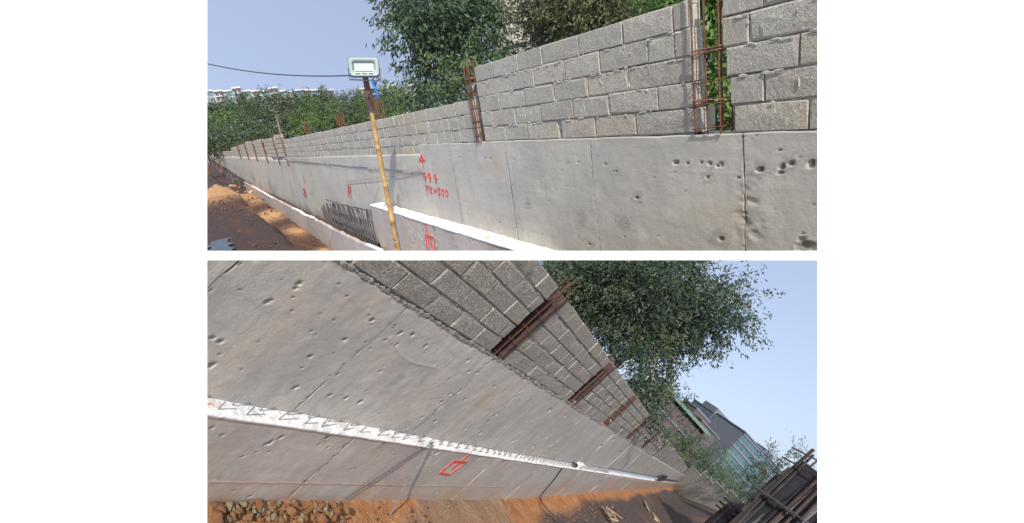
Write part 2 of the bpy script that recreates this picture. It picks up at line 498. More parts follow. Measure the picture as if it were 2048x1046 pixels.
# =================================================================================== UPPER SITE
wa = thing(A, 'concrete_wall', 'long pale grey cast concrete retaining wall with red lettering, in the upper view', 'retaining wall')
pitsA = px_pits(A, 0, [
    (1212, 329, .022, .04), (1157, 324, .018, .04), (1027, 319, .016, .04), (981, 318, .03, .04), (970, 317, .016, .03), (919, 315, .02, .04), (900, 313, .02, .04),
    (1350, 326, .04, .03), (1375, 326, .025, .02), (1403, 325, .03, .02), (1419, 327, .03, .02), (1435, 332, .026, .05), (1441, 327, .03, .02),
    (1413, 354, .028, .03, .06), (1274, 395, .028, .035, .06), (1233, 343, .016, .02, .045), (1249, 446, .01, .01, .07), (1440, 477, .03, .03, .08),
    (1518, 340, .036, .05, .06), (1563, 333, .035, .045), (1580, 328, .03, .03, .055), (1623, 326, .035, .045), (1558, 301, .02, .03),
    (1055, 408, .02, .02, .06), (1166, 436, .018, .03, .07), (1179, 488, .025, .03, .06), (998, 376, .014, .03), (930, 367, .012, .02),
    (1000, 445, .03, .03), (935, 428, .025, .03), (984, 441, .02, .02), (915, 420, .02, .02), (1560, 345, .02, .03), (1290, 368, .01, .02), (1330, 388, .009, .02),
    (1475, 355, .02, .03), (1610, 492, .09, .02), (1350, 345, .012, .01), (1250, 474, .01, .02), (1186, 444, .01, .02), (700, 390, .04, .03), (660, 400, .04, .03)])
jxA = [on(A, x, y)[0] for x, y in ((1487, 380), (1190, 390), (1024, 390), (914, 380))]
bumpy = [(jxA[0], .035, 1.0), (jxA[1], .018, .6), (jxA[2], .05, .6), (jxA[3], .05, .4)]
xs_ = [-.2] + jxA + [on(A, 846, 340)[0]]


def exA(X, Z):
    # a honeycombed belt near the right joint, scrape marks, darker stained zones under the second panel
    w = np.clip(1 - np.hypot((X - jxA[0] - .05) / .16, (Z + 1.15) / .5), 0, 1)
    m = w * np.clip(fbm(X * 14, Z * 20, 3) * 2.4, 0, 1)
    g = np.clip(1 - np.hypot((X + 6.6) / 1.3, (Z + 1.6) / .25), 0, 1) * (.5 + fbm(X * 2, Z * 5))
    top = np.clip(1 - np.abs(Z + .47 - .0) / .05, 0, 1) * np.clip(fbm(X * 3, Z * 8) + .2, 0, 1)
    return .014 * m, .35 * w + .3 * np.clip(g, 0, 1) + .2 * top, .4 * np.clip(1 - np.hypot((X + 6.3) / .25, (Z + .8) / .3), 0, 1)


topA = lambda x: -.47 + .012 * fbm(x * 1.7, x * 0 + 9, 4)
for a_, b_ in zip(xs_[:-1], xs_[1:]):
    panel('concrete_panel', wa, M['concA'], a_, b_ + .004, -2.1, topA, 0.0, .011, pitsA, bumpy, extra=exA, lines=[(-.78, -3.4, -2.3), (lambda x: -1.12 - .0 * x, -5.85, -5.2)], aspect=1.6)
xj = xs_[-1]
# left of the step: one course lower, a smooth proud band above rougher concrete
xe = on(A, 575, 330)[0]


def exBand(X, Z):
    g = np.clip(fbm(X * .5, Z * 5, 4) + .1, 0, 1)
    return 0 * X, .75 * g * np.clip(1 - np.abs(Z + .96) / .14, 0, 1), 0 * X


def exLow(X, Z):
    m = np.clip(1 - np.abs(Z + 1.02 - .05 * fbm(X * 1.2, X * 0)) / .10, 0, 1) * np.clip(fbm(X * 3, Z * 9) * 2 + .35, 0, 1)
    bot = np.clip(1 - (Z + 3.0) / .9, 0, 1) * np.clip(fbm(X * .7, Z * 1.4) + .15, 0, 1)
    ru = 0 * X
    for c in (-27.6, -31, -37, -44.2, -52.8): ru = ru + np.exp(-((X - c) / (.12 - c * .004)) ** 2) * np.clip((Z + 2.4) / 1.2, 0, 1) * (.5 + fbm(X * 2, Z * 3))
    return -.03 * m, .8 * m + .8 * bot + .5 * np.clip(ru, 0, 1), np.clip(ru, 0, 1)


band = panel('concrete_band', wa, M['concA'], xe, xj - .004, lambda x: -1.02 + .03 * fbm(x * 1.1, x * 0, 4), lambda x: -.645 + (x - xj) * .012, -.006, .04, [], extra=exBand, aspect=2)
panel('concrete_panel', wa, M['concA'], -19.5, xj - .004, -3.2, -1.0, .012, .05, pitsA, [(-10.9, .05, .6), (-14.2, .05, .8), (-17.0, .05, .8)], extra=exLow, aspect=2)
panel('concrete_panel', wa, M['concA'], -34.5, -19.504, -3.6, lambda x: -.95 + (x + 19.5) * .008, .02, .09, [], [(-23., .1, .8), (-27, .1, .8), (-31, .1, .6)], extra=exLow, aspect=3)
panel('concrete_panel', wa, M['concA'], -440, -34.504, -11, lambda x: -.9 + np.maximum(x + 34, -110) * .006, .03, .25, [], [(-40., .2, .8), (-50, .2, .8)], extra=exLow, aspect=6)

# the lower wall with the bright ledge
wl = thing(A, 'ledge_wall', 'lower concrete wall topped by a bright white ledge beside the bamboo pole', 'concrete wall', (0, 0, 0))
LW = .28
pl = px_pits(A, LW, [(880, 447, .02, .03), (905, 478, .02, .03), (800, 440, .015, .02), (960, 490, .02, .03), (845, 480, .02, .03), (765, 440, .03, .02), (890, 490, .02, .03)])


def exPink(X, Z):
    m = 0 * X
    for c in (7.75, 8.6, 9.25, 9.9, 7.0):
        m += (np.abs(X + c - .05 * fbm(Z * 3 + c, Z * 0)) < .10) * np.clip(fbm(X * 13, Z * 13, 3) * 2.2 - .1, 0, 1)
    return .02 * m, .25 * m, .45 * np.clip(-(Z + 2.35) * 1.2, 0, 1)


panel('wall_face', wl, M['concLA'], -12.62, -3.0, -4.1, -1.895, -LW, .024, pl, [(-9.0, .04, .8)], thick=LW - .01, extra=exPink, aspect=1.7)


def ledge(name, parent, mat, x0, x1, zf, w, step, thick, rustspots=(), wob=.012):
    xs = np.arange(x0, x1 + step, step); ys = np.linspace(0, 1, 9)
    e0 = -w - .01 + wob * fbm(xs * 1.9, xs * 0 + 2, 4); e1 = -.002 + 0 * xs
    X = np.repeat(xs[None, :], 9, 0); Y = e0[None, :] + (e1 - e0)[None, :] * ys[:, None]
    Z = zf(xs)[None, :] + .010 * fbm(X * 6, Y * 12, 4)
    nx = len(xs); V = [np.stack([X.ravel(), Y.ravel(), Z.ravel()], 1), np.stack([xs, e0, zf(xs) - thick + .008 * fbm(xs * 7, xs * 0, 3)], 1)]
    i = np.arange(nx - 1); F = [np.stack([j * nx + i, j * nx + i + 1, (j + 1) * nx + i + 1, (j + 1) * nx + i], 1) for j in range(8)]
    b = 9 * nx + i; F.append(np.stack([b, b + 1, i + 1, i], 1))
    b2 = 10 * nx; V.append(np.stack([xs, e1, zf(xs) - thick], 1)); F.append(np.stack([b + 1, b, b2 + i, b2 + i + 1], 1))
    V = np.concatenate(V); ru = np.zeros(len(V))
    for rx, ry, r in rustspots: ru += np.clip(1.4 - np.hypot(V[:, 0] - rx, (V[:, 1] - ry) * 2) / r, 0, 1) * np.clip(.6 + fbm(V[:, 0] * 9, V[:, 1] * 9), 0, 1)
    return part(name, np_mesh(name, V, np.concatenate(F), mat, False, {'rust': np.clip(ru, 0, 1), 'stain_shade': ru * 0}), parent)


rs = A.wall((1000, 480), .1)
ledge('ledge_top', wl, M['ledgeA'], -12.66, -3.0, lambda x: -1.87 + .004 * x * 0, LW, .03, .035, [(rs[0], -.16, .22), (rs[0] - .3, -.2, .12)])


# ---- blocks
def rock_mesh(seed, mat, s=1.0):
    bm = bmesh.new(); bmesh.ops.create_icosphere(bm, subdivisions=1, radius=1); r = random.Random(seed)
    d = [Vector((r.gauss(0, 1), r.gauss(0, 1), r.gauss(0, 1))).normalized() for _ in range(7)]; cut = [r.uniform(.45, .9) for _ in d]
    for v in bm.verts:
        for n_, c_ in zip(d, cut):
            q = v.co.dot(n_)
            if q > c_: v.co -= n_ * (q - c_)
        v.co *= r.uniform(.93, 1.07)
    me = bpy.data.meshes.new('stone'); bm.to_mesh(me); bm.free(); me.materials.append(mat); return me


rk = [rock_mesh(i, M[('rock', 'rock2', 'rock3')[i % 3]]) for i in range(9)]
M['smear'] = simple('pale_mortar_smear', (.40, .38, .335), .95, (.30, .285, .25), 12)
M['smearB'] = simple('grey_mortar_smear', (.33, .31, .28), .95, (.22, .21, .19), 12)


def block_meshes(prefix, mat, L, Hh, T, n=12):
    res = []
    for k in range(n):
        r = random.Random(k * 7 + len(prefix)); mb = Mesh(); c = .007; j = lambda s=.006: r.uniform(-s, s)
        x, z = L / 2, Hh / 2
        back = [(-x, T, -z), (x, T, -z), (x, T, z), (-x, T, z)]
        mid = [(-x + j(), c + .002, -z + j()), (x + j(), c + .002, -z + j()), (x + j(), c + .002, z + j()), (-x + j(), c + .002, z + j())]
        big = [r.uniform(.6, 1.7) * c for _ in range(4)]
        if k % 2 == 0: big[r.randrange(4)] *= 5
        fr_ = [(-x + big[0], j(.003), -z + big[0]), (x - big[1], j(.003), -z + big[1]), (x - big[2], j(.003), z - big[2]), (-x + big[3], j(.003), z - big[3])]
        cen = [(j(.03), -.002 + j(.003), j(.02))]
        mb.add(back + mid + fr_ + cen, [(3, 2, 1, 0)] + [(i, (i + 1) % 4, 4 + (i + 1) % 4, 4 + i) for i in range(4)] +
               [(4 + i, 4 + (i + 1) % 4, 8 + (i + 1) % 4, 8 + i) for i in range(4)] + [(8 + i, 8 + (i + 1) % 4, 12) for i in range(4)])
        res.append(mb.data('block', mat))
    return res


def row_blocks(root, meshes, L, Hh, edges, zc, gap, jit=.003, yoff=0.0, special=None, slope=0.0, x_ref=0.0):
    for a_, b_ in zip(edges[:-1], edges[1:]):
        lo, hi = min(a_, b_), max(a_, b_); w = hi - lo - gap
        if w < .03: continue
        xc = (lo + hi) / 2
        R = Matrix.Rotation(random.uniform(-.006, .006), 4, 'Y') @ Matrix.Rotation(random.uniform(-.012, .012), 4, 'Z') @ Matrix.Diagonal((w / L, 1, random.uniform(.985, 1.005), 1))
        part('block', random.choice(meshes), root, (xc, yoff + random.uniform(-jit, jit) * 1.5, zc + slope * (xc - x_ref) + random.uniform(-.002, .002)), R)


def mortar(root, mat, x0, x1, z0f, z1f, y, step, back, amp=.02):
    lo, hi = min(x0, x1), max(x0, x1); nx = max(2, int((hi - lo) / step)); xs = np.linspace(lo, hi, nx)
    z0 = z0f(xs); z1 = z1f(xs); nz = max(3, int(float(np.max(z1 - z0)) / step)); tz = np.linspace(0, 1, nz)
    X = np.repeat(xs[None], nz, 0); Z = z0[None] + (z1 - z0)[None] * tz[:, None]; Y = y + amp * np.clip(fbm(X * 2.1, Z * 7, 4), -.7, .7)
    V = np.concatenate([np.stack([X.ravel(), Y.ravel(), Z.ravel()], 1), np.stack([X[[0, -1]].ravel(), np.full(2 * nx, back), Z[[0, -1]].ravel()], 1)])
    i = np.arange(nx - 1); F = [np.stack([j * nx + i, j * nx + i + 1, (j + 1) * nx + i + 1, (j + 1) * nx + i], 1) for j in range(nz - 1)]
    t = (nz - 1) * nx; b = nz * nx
    F += [np.stack([t + i, t + i + 1, b + nx + i + 1, b + nx + i], 1), np.stack([i + 1, i, b + i, b + i + 1], 1), np.stack([b + i + 1, b + i, b + nx + i, b + nx + i + 1], 1)]
    return part('mortar', np_mesh('mortar', V, np.concatenate(F), mat), root)


def smears(root, mat, x0, x1, zs, edges, n, seed, y=-.002, sx=(.02, .07), sz=(.006, .016)):
    """mortar squeezed out of the joints and wiped over the block faces"""
    r = random.Random(seed); mb = Mesh()
    for k in range(n):
        if r.random() < .62: x, z, a_, b_ = r.uniform(x0, x1), r.choice(zs), r.uniform(*sx), r.uniform(*sz)
        else: x, z, a_, b_ = r.choice(edges), r.uniform(zs[0], zs[-1]), r.uniform(*sz), r.uniform(*sx) * .8
        x += r.uniform(-.012, .012); z += r.uniform(-.012, .010); sh = r.uniform(-.3, .3); me = rk[r.randrange(9)]
        mb.add([(x + v.co.x * a_ + v.co.z * b_ * sh, y + v.co.y * .005, z + v.co.z * b_ + v.co.x * a_ * sh * .3) for v in me.vertices], [tuple(p.vertices) for p in me.polygons])
    o = mb.obj('mortar_smears', mat, parent=root); o['kind'] = 'stuff'


bmA = block_meshes('a', M['blkA'], .6, .2, .15)
TA = .15
# section between the two bar columns
rowsA = {1: [947, 983, 1032, 1079, 1153, 1241, 1342, 1372], 2: [955, 973, 1014, 1064, 1126, 1196, 1291, 1346, 1379], 3: [957, 997, 1047, 1105, 1172, 1253, 1382],
         4: [962, 983, 1028, 1079, 1143, 1215, 1313, 1387], 5: [968, 1009, 1052, 1117, 1187, 1268, 1393]}


def x_at(site, px, h, lo=-80, hi=420):
    for _ in range(40):
        mid = (lo + hi) / 2
        if site.wall((px, mid))[2] > h: lo = mid
        else: hi = mid
    return site.wall((px, lo))[0]


CH = .204; Z5 = -.467 + CH / 2 + .008
sec = thing(A, 'block_wall', 'five-course grey block wall section between the rusty bars and the leafy gap', 'block wall', (0, .02, 0))
for k in range(1, 6):
    zc = Z5 + (5 - k) * CH
    e = [x_at(A, p, zc) for p in rowsA[k]]
    e[0] = -6.60 + .012 * (k % 2); e[-1] = min(e[-1], -2.86) if k < 5 else -2.80
    if k == 5:                       # a wide open joint in the lowest course
        row_blocks(sec, bmA, .6, .2, e[:3] + [e[3] - .03], zc, .014); row_blocks(sec, bmA, .6, .2, [e[3] + .03] + e[4:], zc, .014)
    else: row_blocks(sec, bmA, .6, .2, e, zc, .012)
zs_ = [-.467 + CH * k for k in range(1, 5)]
smears(sec, M['smear'], -6.5, -2.95, zs_, [x_at(A, p, Z5 + (5 - k) * CH) for k in rowsA for p in rowsA[k][1:-1]], 130, 3)
mortar(sec, M['mortarA'], -6.56, -2.92, lambda x: x * 0 - .47, lambda x: x * 0 - .47 + 5 * CH - .012, .022, .03, .12)
# right section
sec = thing(A, 'block_wall', 'tall nearest grey block wall section at the right edge of the upper view', 'block wall', (0, .0, 0))
eR = {1: [-2.60, -2.28, -1.68, -1.2, -.6, 0], 2: [-2.60, on(A, 1497, 60)[0], -1.75, -1.2, -.6, 0], 3: [-2.575, on(A, 1597, 120)[0], -1.45, -.9, -.3], 4: [-2.545, on(A, 1527, 180)[0], -1.66, -1.2, -.6, 0], 5: [-2.52, on(A, 1617, 225)[0], -1.35, -.75, -.15]}
for k in range(0, 6):
    e = eR.get(k, [-2.6, -2.0, -1.4, -.8, -.2]); row_blocks(sec, bmA, .6, .2, e, Z5 + (5 - k) * (CH + .003) - .004, .011)
smears(sec, M['smear'], -2.5, -1.4, zs_, [-2.28, -2.03, -1.95, -2.39], 26, 4, y=-.004)
mortar(sec, M['mortarA'], -2.53, -.25, lambda x: x * 0 - .47, lambda x: x * 0 - .47 + 6 * CH, .024, .03, .12)
# long left section, four courses, top falls away slowly
sec = thing(A, 'block_wall', 'long low grey block wall section behind the bamboo pole', 'block wall', (0, .02, 0))
slope = -.0085
xr = -6.82
for k in range(5):
    zc = -.467 + .105 + (2 - k) * .203
    st = xr if k < 3 else xj - .02
    n = 46; e = [st - (.3 if k % 2 else 0)]
    if k % 2: e = [st, st - .33]
    while e[-1] > -27.2: e.append(e[-1] - .6 * random.choice((1, 1, 1, .98, .5)))
    if k == 4:
        zc_ = zc
        continue
    row_blocks(sec, bmA, .6, .2, e, zc, .014, slope=slope * -1 * .9, x_ref=-6.8)
smears(sec, M['smear'], -20, -6.9, [-.46, -.26, -.06], [-7.4, -8.0, -8.6, -9.4, -10.1, -11.2, -12.4], 160, 5, sx=(.03, .12))
mortar(sec, M['mortarA'], -27.1, xj - .02, lambda x: -.665 + (x - xj) * .0077, lambda x: .125 + (x + 6.8) * .0077, .030, .06, .12)
mortar(sec, M['mortarA'], xj, -6.86, lambda x: -.47 + x * 0, lambda x: .125 + (x + 6.8) * .0077, .030, .05, .12)

# far sections between narrow columns
far_edges = [(-28.0, -30.6), (-31.3, -36.5), (-37.5, -43.5), (-44.8, -52), (-53.6, -62.5), (-65, -80), (-83, -420)]
lab = ['short tall block wall section where the long wall steps up', 'second far block wall section left of the step', 'third far block wall section toward the trees',
       'fourth far block wall section toward the trees', 'fifth far block wall section near the far end', 'sixth far block wall section near the far end', 'farthest block wall section running out at the left edge']
for i, (a_, b_) in enumerate(far_edges):
    sec = thing(A, 'block_wall', lab[i], 'block wall', (0, .02, 0), group='far block wall sections')
    zb = -.92 + max(a_ + 34, -110) * .006; zt = [.30, .20, .22, .25, .1, .0, -.45][i]; n = 5
    if i < 2:
        hh = (zt - zb) / n
        for k in range(n):
            e = [a_]
            if k % 2: e.append(a_ - .3)
            while e[-1] > b_: e.append(max(b_, e[-1] - .6))
            row_blocks(sec, bmA, .6, .2, e, zb + hh * (k + .5), .02)
        mortar(sec, M['mortarA'], a_ - .02, b_ + .02, lambda x: x * 0 + zb, lambda x: x * 0 + zt - .02, .03, .08, .12)
    else:
        mb = Mesh(); hh = (zt - zb) / n
        for k in range(n):
            x = a_ - (.3 if k % 2 else 0)
            while x > b_:
                mb.box(x - .58, x, random.uniform(0, .01), .12, zb + hh * k + .012, zb + hh * (k + 1) + (random.uniform(-.02, .05) if k == n - 1 else 0)); x -= .6
        o = mb.obj('blocks', M['blkA'], parent=sec); o['kind'] = 'stuff'
        mortar(sec, M['mortarA'], a_ - .02, b_ + .02, lambda x: x * 0 + zb, lambda x: x * 0 + zt - .04, .05, .2, .12)


# ---- bar columns
def bar(root, pts, r, mat, name='bar', n=6):
    mb = Mesh(); mb.tube(pts, r, n); return mb.obj(name, mat, parent=root)


def stirrup(root, x0, x1, y0, y1, z, r, mat, tilt=0.0):
    p = [(x0, y0, z), (x1, y0, z + tilt), (x1, y1, z + tilt), (x0, y1, z), (x0, y0, z), (x0 + .05, y0 + .04, z - .02)]
    mb = Mesh()
    for a_, b_ in zip(p[:-1], p[1:]): mb.tube([a_, b_], r, 5)
    return mb.obj('stirrup', mat, parent=root)


def bar_column(site, label, x0, x1, y0, y1, z0, z1, nb, ns, r, group, lean=.02, tops=.15, mat='rust', sz=None):
    t = thing(site, 'rebar_column', label, 'rebar column', ((x0 + x1) / 2, 0, z0), group=group)
    cx = (x0 + x1) / 2
    pos = [(x0, y0), (x1, y0), (x1, y1), (x0, y1)] + [((x0 * .5 + x1 * .5), y0), ((x0 * .35 + x1 * .65), y1)]
    for k in range(nb):
        x, y = pos[k % len(pos)]; dx = random.uniform(-lean, lean); hh = z1 - z0 + random.uniform(-tops, tops * .3)
        pts = [(x - cx + dx * q * 1.0 + random.uniform(-.3, .3) * lean * q, y + random.uniform(-.2, .2) * lean, hh * q) for q in np.linspace(0, 1, 7)]
        bar(t, pts, r, M[mat])
    for z in (sz if sz is not None else [z0 + (z1 - z0) * (k + .5) / ns * .85 for k in range(ns)]):
        stirrup(t, x0 - cx - .012, x1 - cx + .012, y0 - .012, y1 + .012, z - z0, r * .6, M['rust2'] if random.random() < .5 else M[mat], random.uniform(-.012, .012))
    return t


ga = 'rusty reinforcement columns standing in the upper wall'
g1 = [on(A, 1440, y)[1] for y in (100, 160, 205, 255)]
bar_column(A, 'tall rusty bar column in front of green leaves in the open gap', -2.86, -2.62, -.015, .13, -.47, .95, 6, 4, .0072, ga, .02, .0, sz=g1 + [g1[2] + .035, g1[0] + .03])
bar_column(A, 'rusty bar column rising at the left end of the five-course block section', -6.80, -6.66, -.01, .12, -.47, .70, 5, 5, .0095, ga, .04, .14)
# starter bars of the far columns (px of column, height)
fl = ['rusty bar column at the step in the far wall', 'thin rusty bar column second beyond the step', 'thin rusty bar column third beyond the step', 'thin rusty bar column fourth beyond the step', 'thin rusty bar column fifth beyond the step', 'farthest thin rusty bar column at the left']
for i, (a_, b_) in enumerate([(-27.3, -27.9), (-30.7, -31.2), (-36.7, -37.3), (-43.8, -44.6), (-52.3, -53.3), (-62.8, -64.8)]):
    bar_column(A, fl[i], b_ + .08, a_ - .08, .0, .14, -1.3, .36, 4, 6, .014 + .003 * i, ga, .05, .16)
for i, (px, py, hh) in enumerate(((757, 235, .5), (680, 245, .32), (613, 255, .3))):
    q = A.wall((px, py), -.35)
    bar_column(A, ['cluster of rusty bar ends behind the wall right of the bamboo pole', 'small cluster of rusty bar ends behind the wall left of the bamboo pole', 'smallest cluster of rusty bar ends above the far wall'][i],
               q[0] - .18, q[0] + .18, .30, .45, -.1, q[2] + hh, 6, 1, .014, ga, .05, .12)
# pale stake above the far wall
q = A.wall((562, 268), -.3)
mb = Mesh(); mb.tube([(0, 0, -.5), (-.02, 0, .5), (.05, 0, 1.0)], [.045, .04, .03], 6)
tag(mb.obj('wooden_stake', M['wood'], A, loc=(q[0], .3, q[2])), 'pale upright wooden stake behind the far wall', 'stake')

# ---- red writing on the wall
GL = {'9': [[(.85, .55), (.5, .45), (.15, .65), (.3, .98), (.7, 1), (.88, .7), (.75, .2), (.45, 0)]],
      '.': [[(.4, .02), (.55, .08)]], '+': [[(.1, .5), (.9, .5)], [(.5, .15), (.5, .85)]],
      'T': [[(0, .95), (1, 1)], [(.5, 1), (.4, 0)]], 'K': [[(.15, 1), (.1, 0)], [(.85, 1), (.15, .45), (.9, 0)]],
      '5': [[(.9, 1), (.25, .97), (.2, .6), (.7, .6), (.85, .3), (.6, .02), (.15, .08)]],
      '0': [[(.5, 1), (.15, .7), (.15, .25), (.5, 0), (.85, .3), (.85, .75), (.5, 1)]],
      '8': [[(.5, .5), (.2, .75), (.5, 1), (.8, .75), (.5, .5), (.15, .25), (.5, 0), (.85, .25), (.5, .5)]],
      'R': [[(.15, 0), (.2, 1), (.75, .95), (.75, .6), (.2, .5), (.85, 0)]]}


def strokes(site, name, label, cat, lines, off, w, mat, parent=None):
    """lines in picture points, laid on the wall plane as thin raised paint"""
    mb = Mesh()
    for L_ in lines:
        P = [Vector((q[0], 0, q[2])) for q in (site.wall(p, off) for p in L_)]
        Q = []
        for a_, b_ in zip(P[:-1], P[1:]):
            n = max(1, int((b_ - a_).length / (w * 1.1)));
            Q += [a_.lerp(b_, t / n) for t in range(n)]
        Q.append(P[-1])
        if len(Q) < 2: continue
        vs_ = []
        for i, p in enumerate(Q):
            d = (Q[min(i + 1, len(Q) - 1)] - Q[max(i - 1, 0)]).normalized(); nn = Vector((-d.z, 0, d.x)) * w / 2 * random.uniform(.8, 1.15)
            y = -off - .0045 - random.uniform(0, .001)
            vs_ += [(p.x + nn.x, y, p.z + nn.z), (p.x - nn.x, y, p.z - nn.z), (p.x - nn.x * 1.1, -off + .003, p.z - nn.z * 1.1), (p.x + nn.x * 1.1, -off + .003, p.z + nn.z * 1.1)]
        fs = []
        for i in range(len(Q) - 1):
            a0 = i * 4; b0 = a0 + 4; fs += [(a0, b0, b0 + 1, a0 + 1), (a0 + 1, b0 + 1, b0 + 2, a0 + 2), (a0 + 3, b0 + 3, b0, a0)]
        mb.add(vs_, fs)
    o = mb.obj(name, mat, None if parent else site, parent)
    if cat: tag(o, label, cat)
    return o


def word(txt, x, y, dx, dy, w, h, up=(-.08, -1)):
    res = []; cx = 0
    for ch in txt:
        ww = w * (.35 if ch == '.' else 1)
        for s in GL[ch]:
            res.append([(x + dx * (cx + u * ww * .8) + up[0] * v * h, y + dy * (cx + u * ww * .8) + up[1] * v * h) for u, v in s])
        cx += ww
    return res


GW = on(A, 860, 350)
strokes(A, 'painted_writing', 'red sprayed writing 99.9 TK+500 under an arrow on the wall', 'graffiti',
        word('99.9', 847, 361, 1, .18, 9.0, 16) + word('TK+500', 852, 385, 1, .18, 7.8, 13) + [[(847, 336), (843, 311)], [(838, 324), (843, 310), (850, 322)], [(840, 322), (847, 321)]], .003, .034, M['red'])
strokes(A, 'painted_mark', 'solid red sprayed box with stem on the pinkish lower wall', 'graffiti',
        [[(850, 444), (856, 472)], [(851, 471), (867, 475), (872, 506), (856, 506), (851, 471)], [(856, 474), (860, 506)], [(861, 476), (866, 506)]], LW + .004, .05, M['red'])
strokes(A, 'painted_letter', 'small red figure 8 painted left on the far wall face', 'graffiti', word('8', 606, 392, 1, .3, 9, 16) + [[(606, 352), (609, 366)]], .003, .06, M['red'])
strokes(A, 'painted_letter', 'small red letter R painted on the wall left of the pole', 'graffiti', word('R', 696, 392, 1, .3, 10, 21), .003, .05, M['red'])
strokes(A, 'chalk_line', 'thin faint red chalk line running behind the pole', 'chalk line', [[(690, 364), (740, 358), (800, 349), (845, 340)]], .016, .016, M['redthin'])
# crack and gap at the first course
# ---- footing kerb in the trench
kb = thing(A, 'footing_kerb', 'low concrete footing kerb running along the trench in the upper view', 'kerb', (0, 0, 0))
kx = np.arange(-62, -12.3, .25)
hk = lambda x: np.interp(-np.asarray(x, float), [12, 15.6, 21.3, 27, 37, 66], [-2.93, -3.06, -3.16, -3.27, -3.42, -3.75])


def kerb_piece(a_, b_, bright, w0=.5, wd=.12):
    mb = Mesh(); xs = np.linspace(a_, b_, max(3, int(abs(b_ - a_) / .35))); n = len(xs)
    for i, x in enumerate(xs):
        h_ = float(hk(x)) + .07 * float(fbm(np.array(x * 1.9), np.array(1.), 5))
        w_ = w0 + .01 * float(fbm(np.array(x), np.array(4.)))
        mb.v += [(x, -w_, h_ - .95), (x, -w_, h_), (x, -w_ + wd, h_), (x, -w_ + wd, h_ - .95)]
    for i in range(n - 1):
        a0 = i * 4; b0 = a0 + 4
        for k in range(3): mb.f.append((a0 + k, b0 + k, b0 + k + 1, a0 + k + 1)); mb.mi.append(1 if k == 1 else 0)
    mb.f += [(0, 1, 2, 3), (4 * n - 1, 4 * n - 2, 4 * n - 3, 4 * n - 4)]; mb.mi += [0, 0]
    mb.obj('kerb_segment', [M['concLA'], M['ledgeA'] if bright else M['concLA']], parent=kb)  # sunlit kerb tops painted whiter, shaded segments left plain


for a_, b_, br in ((-12.0, -13.4, 1), (-13.42, -21.2, 0), (-21.22, -26.9, 1), (-26.92, -35, 0), (-35.02, -52, 1), (-52.02, -62, 0)): kerb_piece(a_, b_, br)
# starter bars between kerb and wall
sg = thing(A, 'starter_bars', 'dense row of dark starter bars along the wall foot left of the ledge', 'rebar', (-16, -.3, -3.2))
for k in range(30):
    x = -12.85 - k * .235; h0 = float(hk(x)); tt = h0 + .90 - .5 * max(0, (k - 18) / 16) + random.uniform(-.04, .08)
    bar(sg, [(x + 16, 0, h0 + 3.2 - .4), (x + 16 + random.uniform(-.04, .04), .02, (h0 + tt) / 2 + 3.2), (x + 16 + random.uniform(-.1, .1), random.uniform(-.05, .05), tt + 3.2)], .018, M['dsteel'])
for z in (.30, .62, .92):
    bar(sg, [(x + 16, -.02 + random.uniform(-.01, .01), float(hk(x)) + 3.2 + z + random.uniform(-.02, .02)) for x in np.linspace(-12.8, -17.5 - random.random(), 12)], .016, M['dsteel'])
fs_ = thing(A, 'starter_bars', 'short dark starter bars beside the far part of the kerb', 'rebar', (-30, -.3, -3.4))
for k in range(22):
    x = -21.5 - k * 1.1; h0 = float(hk(x)); bar(fs_, [(x + 30, 0, h0 + 3.2), (x + 30 + random.uniform(-.05, .05), 0, h0 + 3.3 + random.uniform(.05, .3))], .025, M['dsteel'])

# ---- ground of the upper site
def smooth(t): t = np.clip(t, 0, 1); return t * t * (3 - 2 * t)


